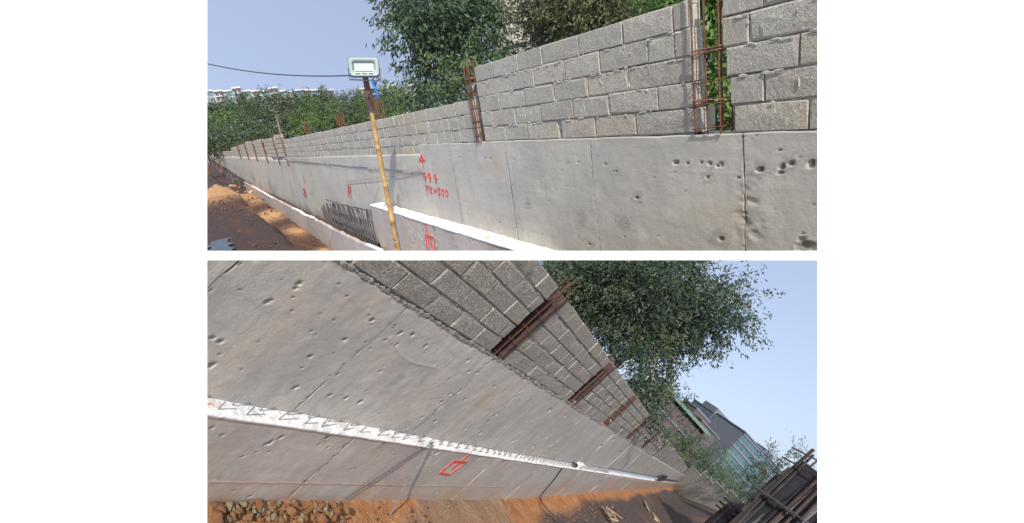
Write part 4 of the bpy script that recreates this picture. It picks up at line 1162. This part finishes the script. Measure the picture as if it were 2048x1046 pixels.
jl = [(on(B, 627, 951, LB)[0], .02, .9), (on(B, 950, 955, LB)[0], .03, .9), (9.3, .04, .9), (12.9, .05, .9), (17, .06, .9), (24, .08, .9)]
xl = [.5] + [j[0] for j in jl] + [75]
for a_, b_ in zip(xl[:-1], xl[1:]):
    st_ = .010 if a_ < 3.5 else (.014 if a_ < 6 else (.05 if a_ < 15 else .1))
    panel('wall_face', wlb, M['concLB'], a_, b_ - .004, -3.1, lambda x: hl(x) - .026, -LB, st_, plB, jl, thick=LB - .004, extra=exLB, aspect=1.4 if a_ < 10 else 3)
rs = B.wall((426, 806), .06)
ledge('ledge_top', wlb, M['ledgeB'], .5, 40, hl, LB, .03, .028, [(rs[0], -.06, .05)], wob=.008)
dm = Mesh(); dm.tube([(0, 0, -.03), (0, 0, .075)], .0045, 6); dmd = dm.data('dowel', M['dowel'])
x = 2.05; k = 0
while x < 17:
    for row, yy in ((0, -.085), (1, -.028)):
        if row == 1 and random.random() < .25: continue
        xx = x + (.10 if row else 0) + random.uniform(-.03, .03)
        R = Matrix.Rotation(random.uniform(-.12, .12), 4, 'X') @ Matrix.Rotation(random.uniform(-.1, .1), 4, 'Y') @ Matrix.Diagonal((1 + xx * .09, 1 + xx * .09, random.uniform(.8, 1.1), 1))
        part('dowel', dmd, wlb, (xx, yy, float(hl(xx))), R)
    x += .235

# block sections of the lower site
LBk = .45
bmB = block_meshes('bb', M['blkB'], LBk, .17, .15)
edgesB = [(.9, 4.44), (4.80, 7.72), (8.22, 11.0), (11.5, 14.7), (15.2, 18.7), (19.3, 23.4), (24.2, 28.4), (29.4, 38.6), (40, 66)]
labB = ['nearest coarse grey block section at the top of the lower view', 'second coarse block section right of the widest dark gap', 'third coarse block section in the lower view', 'fourth coarse block section in the lower view',
        'fifth coarse block section in the lower view', 'sixth narrow-looking block section in the lower view', 'seventh far block section in the lower view', 'eighth far block section in the lower view', 'last far block section at the wall end, lower view']
CB = (.27 + .66) / 5
for i, (a_, b_) in enumerate(edgesB):
    sec = thing(B, 'block_wall', labB[i], 'block wall', (0, .015, 0)); zt_ = .27 if a_ < 4.5 else .26
    if i < 6:
        for k in range(5):
            zc = -.655 + CB * (k + .5); e = [a_]
            if k % 2: e.append(a_ + LBk * .5)
            else: e.append(a_ + LBk * random.choice((.9, 1.0)))
            while e[-1] < b_ - .04: e.append(min(b_, e[-1] + LBk * random.choice((1, 1, 1, .97, 1.03))))
            e = [a_ + (q - a_) for q in e]
            row_blocks(sec, bmB, LBk, .17, e, zc, .009, jit=.004)
        smears(sec, M['smearB'], a_ + .1, b_ - .1, [-.655 + CB * q for q in range(1, 5)], [a_ + LBk * (q + .5 * (q % 2)) for q in range(1, int((b_ - a_) / LBk))] or [a_ + .4], 16, 20 + i, y=.001, sx=(.03, .10), sz=(.004, .009))
        o = mortar(sec, M['mortarB'], a_ + .03, b_ - .02, lambda x: x * 0 - .67, lambda x: x * 0 + .255, .012, .025 if i < 3 else .08, .14, .016)
    else:
        mb = Mesh(); n = 5
        for k in range(5):
            x = a_ - (.22 if k % 2 else 0)
            while x < b_:
                mb.box(max(a_, x), min(b_, x + LBk - .015), random.uniform(0, .01), .13, -.65 + CB * k + .01, -.65 + CB * (k + 1)); x += LBk
        o = mb.obj('blocks', M['blkB'], parent=sec); o['kind'] = 'stuff'
        mortar(sec, M['mortarB'], a_ + .02, b_ - .02, lambda x: x * 0 - .67, lambda x: x * 0 + .25, .03, .3, .12, .016)
gB = 'rusty reinforcement columns in the gaps of the lower wall'
labG = ['widest dark gap with rusty bars and pale stirrups, lower view', 'rusty bars standing in the second dark gap, lower view', 'rusty bars standing in the third gap, lower view', 'rusty bars standing in the fourth gap, lower view',
        'rusty bars standing in the fifth gap, lower view', 'rusty bars standing in the sixth gap, lower view', 'rusty bars standing in the seventh gap, lower view', 'farthest gap with rusty bars, lower view']
for i in range(8):
    a_, b_ = edgesB[i][1], edgesB[i + 1][0]
    bar_column(B, labG[i].replace('widest dark gap with rusty bars', 'rusty bars in the widest dark gap'), a_ + .09, b_ - .12, .0, .09, -.66, [.46, .38, .32, .30, .29, .29, .28, .28][i], 4, 5, .0052 + .0009 * i, gB, .02, .08, mat='rustd', sz=[-.62 + CB * k + .02 for k in range(5)])
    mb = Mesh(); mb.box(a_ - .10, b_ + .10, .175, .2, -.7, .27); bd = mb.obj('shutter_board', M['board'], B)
    mb = Mesh(); mb.box(b_ + .002, b_ + .013, .004, .172, -.66, .26); tag(mb.obj('shade_board', M['board'], B), 'dark narrow strip added as shade on the block ends of the ' + ['widest', 'second', 'third', 'fourth', 'fifth', 'sixth', 'seventh', 'farthest'][i] + ' gap, lower view', 'board', 'dark strips added as shade in the gaps of the lower wall')  # dark strip added to stand for shade on the block end face
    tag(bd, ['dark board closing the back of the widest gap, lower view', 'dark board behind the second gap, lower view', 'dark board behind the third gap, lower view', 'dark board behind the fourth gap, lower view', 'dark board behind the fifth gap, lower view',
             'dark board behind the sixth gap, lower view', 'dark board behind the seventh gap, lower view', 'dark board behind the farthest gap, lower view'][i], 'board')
# rough dark mortar line between cast concrete and blocks
mb = Mesh(); r_ = random.Random(8); xx = 1.7
while xx < 24:
    s = r_.uniform(.008, .026) * (1 + xx * .05); me = rk[r_.randrange(9)]
    mb.add([(xx + v.co.x * s * 1.8, .004 + v.co.y * s * .5, -.668 + r_.uniform(-.012, .012) * 0 + v.co.z * s + float(.018 * fbm(np.array(xx * 2.3), np.array(4.))) + .004) for v in me.vertices], [tuple(p.vertices) for p in me.polygons]); xx += s * r_.uniform(.9, 2.4)
o = mb.obj('mortar_crumbs', M['mortarB'], parent=wb); o['kind'] = 'stuff'

# ---- ground of the lower site
def groundB():
    xs = np.concatenate([np.arange(.4, 9, .05), np.arange(9, 30, .2), np.arange(30, 90, 1.0)]); ns = np.concatenate([np.arange(LB - .02, 3, .05), np.arange(3, 14, .4)])
    X, N = np.meshgrid(xs, ns)
    b = np.interp(X, [1, 2.7, 4.2, 6.4, 9.8, 17.8, 90], [-2.57, -2.575, -2.61, -2.68, -2.76, -2.76, -2.80])
    Z = b + .05 * fbm(X * 2, N * 2, 5) + .035 * (1 - smooth((X - 4) / 1.0)) * np.abs(fbm(X * 8, N * 8, 3)) + .07 * np.clip(.4 - N, 0, 1) * (X < 9)
    Z = Z - .02 * N + 2.55 * smooth((X - 16) / 30) * smooth((N - .6) / 5)
    wet = smooth((X - 9.5 - 2 * fbm(N * .7, N * 0)) / 1.5) * np.clip(1.1 + .7 * fbm(X * .5, N * .5), 0, 1) * smooth((N - .25 - .3 * fbm(X * .3, X * 0)) / .3)  # far floor darkened to paint shade from the structure at the right
    pale = smooth((X - 5.6 - .8 * fbm(N * 2, N * 0)) / .3) * (1 - smooth((X - 8.6) / .8)) * .8 + .8 * (1 - smooth((X - 3.5 - fbm(N * 3, N * 0)) / .4)) * .5
    V = np.stack([X.ravel(), -N.ravel(), Z.ravel()], 1); nx = len(xs); i, j = np.meshgrid(np.arange(nx - 1), np.arange(len(ns) - 1)); a0 = (j * nx + i).ravel()
    o = link(bpy.data.objects.new('orange_ground', np_mesh('orange_ground', V, np.stack([a0, a0 + nx, a0 + nx + 1, a0 + 1], 1), M['soilB'], False, {'wet': np.clip(wet, 0, 1).ravel(), 'pale': np.clip(pale, 0, 1).ravel()})), B)  # wet carries the painted shade
    o['kind'] = 'structure'
    mb = Mesh(); mb.add([(-5, -60, -3.4), (700, -60, -3.4), (700, 0, -3.4), (-5, 0, -3.4)], [(0, 1, 2, 3)])
    mb.add([(-5, .25, -1.2), (700, .25, -1.2), (700, 300, -1.2), (-5, 300, -1.2)], [(0, 1, 2, 3)]); mb.obj('ground', M['earth'], B)['kind'] = 'structure'


groundB()


def ground_pt(px, py, h=-2.60):
    r = B.ray((px, py)); t = h / r[2]; return Vector((r[0] * t, r[1] * t - DB, h))


r_ = random.Random(21)
for k in range(230):
    px = 414 + (270 if r_.random() < .85 else 480) * r_.random() ** 1.1; py = 1010 + 40 * r_.random() ** .8
    q = ground_pt(px, py); s = r_.uniform(.008, .026) * (1.8 if r_.random() < .14 else 1)
    if q.y > -LB - s: q.y = -LB - s - .005
    me = bpy.data.objects.new('stone', rk[r_.randrange(9)])
    o = link(me, B, None, (q.x, q.y, q.z + s * .6 + .045), Matrix.Rotation(r_.random() * 6, 4, 'Z') @ Matrix.Rotation(r_.random() * 6, 4, 'X') @ Matrix.Diagonal((s * r_.uniform(1, 1.6), s, s * r_.uniform(.6, 1), 1)))
    tag(o, 'broken ochre stone in the rubble at the foot of the tilted wall', 'stone', 'broken stones along the lower wall foot')
mb = Mesh()
for k in range(3200):
    px = 414 + 830 * r_.random(); py = 1000 + 48 * r_.random()
    q = ground_pt(px, py); s = r_.uniform(.002, .007) * (1 + max(0, q.x - 4) * .12)
    if q.y > -LB - s: continue
    me = rk[r_.randrange(9)]; zz = float(np.interp(q.x, [1, 2.7, 4.2, 6.4, 9.8, 17.8], [-2.57, -2.575, -2.61, -2.68, -2.76, -2.76])) + .02 * q.y + .018
    mb.add([(q.x + v.co.x * s, q.y + v.co.y * s, zz + v.co.z * s * .8) for v in me.vertices], [tuple(p.vertices) for p in me.polygons], r_.randrange(3))
o = mb.obj('gravel', [M['rock3'], M['rock'], M['rock3']], B); o['kind'] = 'stuff'
q = B.wall((1160, 931), .05)
mb = Mesh(); mb.box(-.28, .28, -.045, .045, 0, .10); tag(mb.obj('white_brick', M['ledgeB'], B, loc=(q[0], -.055, float(hl(q[0])) + .012)), 'single pale brick lying on the white ledge', 'brick')
mb = Mesh(); mb.box(-.2, .2, -.03, .03, 0, .07); tag(mb.obj('dark_wood_offcut', M['board'], B, loc=(q[0] - .55, -.06, float(hl(q[0])) + .01)), 'small dark wood offcut beside the pale brick on the ledge', 'offcut')
# pale slab, boards on the far ground
def flat(px, py, L_, Wd, Hh, rot, mat, name, label, cat):
    q = ground_pt(px, py, -2.75); mb = Mesh(); mb.box(-L_ / 2, L_ / 2, -Wd / 2, Wd / 2, 0, Hh)
    tag(mb.obj(name, mat, B, loc=(q.x, q.y, q.z + .06), rot=Matrix.Rotation(rot, 4, 'Z')), label, cat)


flat(1312, 1042, 1.0, .55, .05, .3, M['rock2'], 'pale_slab', 'pale flat slab lying on the dark ground at the bottom', 'slab')
flat(1291, 1012, 1.6, .3, .03, .25, M['wood'], 'plank', 'single brown plank on the dark ground right of the soil', 'plank')
flat(1372, 988, 4, .5, .04, .2, M['rock2'], 'plank', 'short pale plank lying near the far end of the wall', 'plank')
db = thing(B, 'timber_scraps', 'heap of broken timber scraps beside the dark ground', 'timber heap', ground_pt(1222, 1032))
for k in range(16):
    a_ = r_.uniform(0, 3.1); L_ = r_.uniform(.1, .35)
    mx = Matrix.Translation((r_.uniform(-.55, .6), r_.uniform(-.16, .2), .03 + r_.uniform(0, .09))) @ Matrix.Rotation(a_, 4, 'Z') @ Matrix.Rotation(r_.uniform(-.3, .3), 4, 'Y')
    m_ = Mesh(); m_.box(-L_, L_, -.03, .03, -.012, .012, M=mx); m_.obj('stick', random.choice([M['wood'], M['board'], M['rock2']]), parent=db)

# strings pinned at the ledge
def cord(name, label, pts, r, mat):
    mb = Mesh(); mb.tube(pts, r, 6); tag(mb.obj(name, mat, B), label, 'string')


pk = Vector(B.wall((867, 884), LB + .012))
cord('string', 'thin dark string stretched from the ledge to the wall foot', [pk, Vector(B.wall((690, 999), LB + .02))], .0042, M['wire'])
p2_ = ground_pt(752, 1080); cord('rope', 'blue-grey rope running from the ledge down across the soil', [pk, Vector(B.wall((812, 968), LB + .08)), Vector(B.wall((770, 1050), LB + .20))], .0085, M['rope'])
cord('cord', 'thin cord hanging down the wall further right and onto the soil', [Vector(B.wall(p, LB + .02)) for p in ((1124, 937), (1108, 960), (1086, 985), (1080, 996))] + [ground_pt(*p) + Vector((0, 0, .03)) for p in ((1083, 1010), (1098, 1026), (1128, 1050))], .011, M['wire'])
# red marks
Zq = lambda a_, b_: (800 + a_ * .2543, 780 + b_ * .2543)
strokes(B, 'painted_mark', 'red sprayed box and stem on the tilted lower wall face', 'graffiti', [[Zq(565, 485), Zq(480, 560), Zq(400, 625)], [Zq(310, 655), Zq(420, 560), Zq(515, 572), Zq(390, 668), Zq(310, 655)]], LB + .003, .036, M['red'])
strokes(B, 'chalk_line', 'thin faint red chalk line low along the tilted wall', 'chalk line', [[(414, 963), (600, 966), (800, 970), (1010, 974)]], LB + .004, .0045, M['redthin'])
strokes(B, 'painted_mark', 'small far red mark under the narrowing white ledge', 'graffiti', [[(1226, 960), (1216, 970)]], LB + .006, .10, M['red'])

# ---- end wall across the site
pa, pc = B.far((1366, 948), 66), B.far((1470, 1024), 50)
L_ = (pc.xy - pa.xy).length; ang = math.atan2(pc.y - pa.y, pc.x - pa.x)
ew = thing(B, 'end_wall', 'plain grey wall closing the far end of the lower site', 'wall', pa, Matrix.Rotation(ang, 4, 'Z'))
sl = (pc.z - pa.z) / L_
for k in range(4):
    x0, x1 = L_ * k / 4, L_ * (k + 1) / 4 - .05; m_ = Mesh(); m_.box(x0, x1, 0, .3, -3, 1.35 + sl * (x0 + x1) / 2); m_.obj('wall_panel', M['blkB'], parent=ew)
    m_ = Mesh(); m_.box(x0, x1 + .05, -.05, .35, 1.352 + sl * (x0 + x1) / 2, 1.50 + sl * (x0 + x1) / 2); m_.obj('coping', M['concLB'], parent=ew)
rc = random.Random(4)
m_ = Mesh(); m_.box(0, 6.5, -.02, .03, .12, .62); q = B.wall((1318, 962), .1)
tag(m_.obj('formwork_panel', M['board'], B, loc=(q[0] - 4, -.16, -1.98)), 'dark weathered formwork panel leaning at the far end of the ledge', 'formwork')

# ---- dark shuttering stacks at the right edge
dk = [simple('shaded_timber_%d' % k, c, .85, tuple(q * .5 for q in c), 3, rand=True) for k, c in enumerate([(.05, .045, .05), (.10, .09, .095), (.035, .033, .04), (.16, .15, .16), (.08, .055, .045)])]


def plank_stack(label, px0, py0, px1, py1, d0, d1, hpx0, hpx1, n, seed, lower=1.0):
    """vertical boards along a ground line between two picture points, each as tall as the outline there"""
    r = random.Random(seed); P0 = B.far((px0, py0), d0); P1 = B.far((px1, py1), d1)
    t = thing(B, 'shuttering_stack', label, 'formwork stack', P0)
    ang = math.atan2(P1.y - P0.y, P1.x - P0.x); wd = (P1 - P0).length / n
    for k in range(n):
        s = (k + .5) / n; p = P0.lerp(P1, s) - P0; dd = d0 + (d1 - d0) * s; hgt = (hpx0 + (hpx1 - hpx0) * s) * dd / 1000 * r.uniform(.86, 1.06)
        mx = Matrix.Translation(p + Vector((0, 0, 0))) @ Matrix.Rotation(ang, 4, 'Z') @ Matrix.Rotation(r.uniform(-.03, .03), 4, 'Y') @ Matrix.Rotation(r.uniform(-.12, .02), 4, 'X')
        w_ = wd * r.uniform(.5, 1.25); y0 = r.uniform(-.3, .3) * wd
        m_ = Mesh(); m_.box(-w_ / 2, w_ / 2, y0, y0 + wd * .3, -.6, hgt, M=mx); m_.obj('plank', r.choice(dk), parent=t)
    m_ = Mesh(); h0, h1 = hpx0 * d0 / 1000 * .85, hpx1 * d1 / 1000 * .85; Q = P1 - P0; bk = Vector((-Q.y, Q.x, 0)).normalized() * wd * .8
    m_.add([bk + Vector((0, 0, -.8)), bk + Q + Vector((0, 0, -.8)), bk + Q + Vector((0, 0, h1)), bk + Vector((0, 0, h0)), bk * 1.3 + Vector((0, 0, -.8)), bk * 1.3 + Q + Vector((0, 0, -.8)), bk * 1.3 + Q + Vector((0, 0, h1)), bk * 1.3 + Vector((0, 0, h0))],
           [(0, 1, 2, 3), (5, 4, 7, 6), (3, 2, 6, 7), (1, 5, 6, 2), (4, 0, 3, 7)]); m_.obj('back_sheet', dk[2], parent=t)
    for k in range(5):
        z = r.uniform(.15, .9) * hpx0 * d0 / 1000; m_ = Mesh(); m_.box(-.2, (P1 - P0).length * r.uniform(.5, .8), -wd * 1.1, -wd * .8, z, z + wd * .35, M=Matrix.Rotation(ang, 4, 'Z') @ Matrix.Rotation(math.asin((P1.z - P0.z) / (P1 - P0).length) * -1, 4, 'Y'))
        m_.obj('rail', r.choice(dk), parent=t)


plank_stack('dark stack of upright shuttering boards beyond the end wall', 1466, 1022, 1520, 1075, 34, 30, 130, 175, 22, 3)
plank_stack('nearest dark shuttering stack in the bottom right corner', 1452, 1050, 1580, 1170, 20, 16, 235, 260, 28, 5)
plank_stack('low dark shuttering heap left of the corner stack', 1424, 1034, 1480, 1090, 26, 22, 50, 90, 20, 6)

# ---- trees of the lower site
tB = [(1130, 560, 45), (1175, 600, 50), (1210, 550, 50), (1260, 560, 52), (1310, 550, 50), (1360, 545, 42), (1220, 630, 50), (1270, 620, 50), (1320, 610, 46), (1370, 600, 40), (1260, 680, 42), (1310, 670, 40), (1350, 655, 36), (1280, 730, 36), (1320, 725, 26, .7), (1395, 630, 30), (1420, 600, 30, .7), (1445, 640, 32, .8), (1465, 600, 28, .6), (1490, 580, 24, .45), (1475, 640, 24, .6), (1430, 665, 26, .7), (1400, 690, 22, .6), (1385, 712, 14, .6), (1300, 790, 30, .8), (1290, 830, 26, .8), (1335, 750, 18, .6), (1395, 540, 20, .6), (1500, 610, 14, .35), (1250, 520, 40), (1345, 500, 40), (1160, 520, 40, .8)]
cB = px_clumps(B, tB, 15, seed=9, spread=1.4); b0 = B.far((1165, 800), 17)
tree(B, 'broadleaf_tree', 'large dark green tree spreading above the tilted block wall', cB, b0, 52000, .145, .046, 'leafB', 'barkP', 21, .12, droop=.4)
t2 = [(1292, 800, 22), (1312, 838, 20), (1282, 775, 22), (1335, 872, 20), (1355, 898, 18), (1322, 860, 16)]
tree(B, 'broadleaf_tree', 'yellow-green tree just above the narrowing block wall', px_clumps(B, t2, 40, seed=10), B.far((1285, 880), 40), 4200, .27, .05, 'leafF', 'barkA', 22, .05, limbs=False)
t3 = [(1390, 880, 24), (1375, 905, 24), (1400, 925, 22), (1425, 940, 26), (1445, 925, 20), (1450, 955, 24), (1470, 975, 24), (1495, 985, 20), (1425, 910, 14)]
tree(B, 'broadleaf_tree', 'green tree in front of the green-roofed shed', px_clumps(B, [(q[0] - 4, q[1] + 8, q[2] * .72) for q in t3[:4]], 72, seed=12), B.far((1362, 932), 72), 2600, .40, .16, 'leafF', 'barkA', 23, .06, limbs=False)
tree(B, 'broadleaf_tree', 'dark green tree above the plain end wall', px_clumps(B, t3[4:], 72, seed=13), B.far((1425, 985), 72), 4200, .42, .10, 'leafF', 'barkA', 24, .06, limbs=False)
t4 = [(1520, 950, 22), (1545, 930, 20), (1570, 925, 16), (1510, 975, 24), (1540, 965, 22), (1490, 1000, 20), (1590, 915, 14)]
tree(B, 'broadleaf_tree', 'dusky tree between the glass building and the dark stacks', px_clumps(B, t4, 48, seed=14), B.far((1480, 1040), 48), 3800, .30, .08, 'leafB', 'barkA', 25, .06, limbs=False)
t5 = [(1350, 792, 12), (1362, 798, 9)]
tree(B, 'broadleaf_tree', 'small dark tree peeping over the green roof', px_clumps(B, t5, 90, seed=15), B.far((1330, 830), 90), 700, .5, .16, 'leafB', 'barkA', 26, .06, limbs=False)

# ---- buildings of the lower site: footprints set by two picture points on the roof line
M['shed'] = simple('dark_shed_wall', (.06, .052, .056), .8, (.085, .07, .07), 1); M['green'] = simple('green_roof_sheet', (.085, .135, .115), .8, (.11, .165, .14), 2)
M['slate'] = simple('blue_grey_cladding', (.075, .088, .135), .7, (.09, .105, .155), .2); M['tealg'] = simple('teal_glass', (.028, .075, .095), .3, (.045, .105, .125), .15, spec=.7)
M['palec'] = simple('pale_cladding', (.105, .12, .145), .7); M['brick'] = simple('brown_brickwork', (.085, .068, .066), .9, (.06, .048, .048), 3)


def bldg(name, label, pa, pc, d0, d1, hpx, mat, depth=8, cat='building', group=None):
    P0 = B.far(pa, d0); P1 = B.far(pc, d1); z = (P0.z + P1.z) / 2; hgt = hpx * d0 / 1000
    L_ = (P1.xy - P0.xy).length; ang = math.atan2(P1.y - P0.y, P1.x - P0.x)
    t = thing(B, name, label, cat, (P0.x, P0.y, z - hgt), Matrix.Rotation(ang, 4, 'Z'), group)
    m_ = Mesh(); dpt = depth
    m_.box(0, L_, 0, dpt, -3, hgt); m_.obj('wall', mat, parent=t)
    return t, L_, hgt, dpt


sgn = 1
t, L_, hg, dp = bldg('green_roofed_shed', 'dark shed with a pale green metal roof behind the trees', (1318, 786), (1420, 854), 75, 75, 95, M['shed'])
m_ = Mesh(); m_.add([(-1, -1.2, hg - .1), (L_ + .6, -1.2, hg - .1), (L_ + .6, 5, hg + .3), (-1, 5, hg + .3), (-1, -1.2, hg + .35), (L_ + .6, -1.2, hg + .35), (L_ + .6, 5, hg + .9), (-1, 5, hg + .9)], [(0, 1, 5, 4), (4, 5, 6, 7), (1, 2, 6, 5), (0, 4, 7, 3), (3, 7, 6, 2), (0, 3, 2, 1)]); m_.obj('roof', M['green'], parent=t)
for k in range(12): m_ = Mesh(); m_.box(L_ * k / 12, L_ * k / 12 + .12, -1.1, 4.9, 0, .1, M=Matrix.Translation((0, 0, hg + .45)) @ Matrix.Rotation(math.atan2(.55, 6.2), 4, 'X')); m_.obj('roof_rib', M['green'], parent=t)
m_ = Mesh(); m_.box(0, L_, -.25, 0, hg * .62, hg * .66); m_.obj('beam', M['palec'], parent=t)
for k in range(4): m_ = Mesh(); m_.box(L_ * (k + .5) / 4 - .12, L_ * (k + .5) / 4 + .12, -.3, -.01, -3, hg - .1); m_.obj('post', M['shed'], parent=t)
t, L_, hg, dp = bldg('brick_building', 'small brown brick building beside the green-roofed shed', (1404, 842), (1436, 876), 100, 100, 80, M['brick'])
for k in range(3):
    for j in range(3): m_ = Mesh(); m_.box(L_ * (k + .2) / 3, L_ * (k + .8) / 3, -.06, .1, hg - 1.6 - j * 1.5, hg - .5 - j * 1.5); m_.obj('window', M['dwin'], parent=t)
m_ = Mesh(); m_.box(-.3, L_ + .3, -.3, dp, hg, hg + .25); m_.obj('roof', M['palec'], parent=t)
t, L_, hg, dp = bldg('rooftop_block', 'low brown rooftop block just behind the green roof', (1391, 820), (1420, 842), 110, 110, 60, M['brick'])
m_ = Mesh(); m_.box(-.2, L_ + .2, -.2, dp, hg, hg + .4); m_.obj('roof', M['palec'], parent=t)


def win_grid(t, L_, hg, nx, nz, wmat, top=.8, fh=None, y=-.08, fr=.7):
    fh = fh or (hg / nz)
    for j in range(nz):
        for k in range(nx): m_ = Mesh(); m_.box(L_ * (k + (1 - fr) / 2) / nx, L_ * (k + (1 + fr) / 2) / nx, y, .1, hg - top - j * fh - fh * .6, hg - top - j * fh); m_.obj('window', wmat, parent=t)


t, L_, hg, dp = bldg('office_tower', 'tall blue-grey stepped office tower on the lower skyline', (1422, 832), (1466, 858), 190, 190, 150, M['slate'], 20)
win_grid(t, L_, hg, 6, 9, M['dwin'], 2, 3.0)
m_ = Mesh(); m_.box(L_ * -.02, L_ * .72, 0, 12, hg, hg + 2.6); m_.obj('penthouse', M['palec'], parent=t)
m_ = Mesh(); m_.box(-.3, L_ * 1.02, -.3, 20, hg - .02 + .05, hg + .5); m_.obj('roof_edge', M['palec'], parent=t)
t, L_, hg, dp = bldg('office_tower', 'second blue-grey tower step with a pale rounded corner', (1466, 852), (1494, 872), 175, 175, 120, M['slate'], 20)
win_grid(t, L_, hg, 4, 7, M['dwin'], 2, 3.0)
m_ = Mesh(); m_.tube([(L_, 1.5, hg - 3), (L_, 1.5, hg + .1)], 1.5, 12); m_.obj('corner_turret', M['palec'], parent=t)
t, L_, hg, dp = bldg('glass_building', 'teal glass-fronted building with pale bands above the trees', (1478, 878), (1578, 936), 150, 150, 100, M['palec'], 20)
win_grid(t, L_, hg, 9, 6, M['tealg'], .9, 2.3, fr=.86)
for k in range(6): m_ = Mesh(); m_.box(-.1, L_ + .1, -.35, 0, hg - .75 - k * 2.3, hg - .45 - k * 2.3); m_.obj('band', M['palec'], parent=t)
m_ = Mesh(); m_.box(-.3, L_ + .3, -.4, 20, hg, hg + .4); m_.obj('roof', M['slate'], parent=t)
m_ = Mesh(); m_.box(L_ * .55, L_ * .75, 2, 8, hg + .4, hg + 1.8); m_.obj('rooftop_plant', M['slate'], parent=t)
# apartment block behind the large tree, at the top
t, L_, hg, dp = bldg('apartment_block', 'white apartment block with brown balconies behind the large tree, lower view', (1190, 455), (1290, 560), 60, 60, 190, M['aptw'], 12, 'apartment building')
for j in range(9):
    for k in range(3):
        x0 = L_ * (k + .2) / 3; z1 = hg - .6 - j * 1.6
        m_ = Mesh(); m_.box(x0, x0 + L_ * .2, -.55, 0, z1 - 1.3, z1 - .75); m_.obj('balcony', M['brick'] if (j + k) % 2 else M['rock'], parent=t)
        m_ = Mesh(); m_.box(x0, x0 + L_ * .2, -.05, .1, z1 - .73, z1); m_.obj('window', M['dwin'], parent=t)

# ------------------------------------------------------------------ each site ends at the border bar between the two openings
bpy.context.view_layer.update()


def trim(site, nrm_cam):
    nw = Vector([float(t) for t in CW @ np.array(nrm_cam)]); ew_ = Vector([float(t) for t in EYE]); cut = 0
    for o in list(site.objs):
        if o.type != 'MESH': continue
        Mw = o.matrix_world; no = Mw.to_3x3().transposed() @ nw; co = Mw.inverted() @ ew_; d0 = no.dot(co)
        ds = [no.dot(Vector(c)) - d0 for c in o.bound_box]
        if min(ds) >= 0: continue
        if max(ds) <= 0: bpy.data.objects.remove(o); cut += 1; continue
        if o.data.users > 1: o.data = o.data.copy()
        bm = bmesh.new(); bm.from_mesh(o.data)
        bmesh.ops.bisect_plane(bm, geom=bm.verts[:] + bm.edges[:] + bm.faces[:], dist=1e-6, plane_co=co, plane_no=no, clear_inner=True)
        if not bm.faces: bm.free(); bpy.data.objects.remove(o); cut += 1; continue
        bm.to_mesh(o.data); bm.free()
    for o in list(site.objs):
        try:
            if o.type == 'EMPTY' and not o.children: bpy.data.objects.remove(o)
        except ReferenceError: pass
    return cut


print('trimmed', trim(A, (0, 1, .0145)), trim(B, (0, -1, -.0090)))
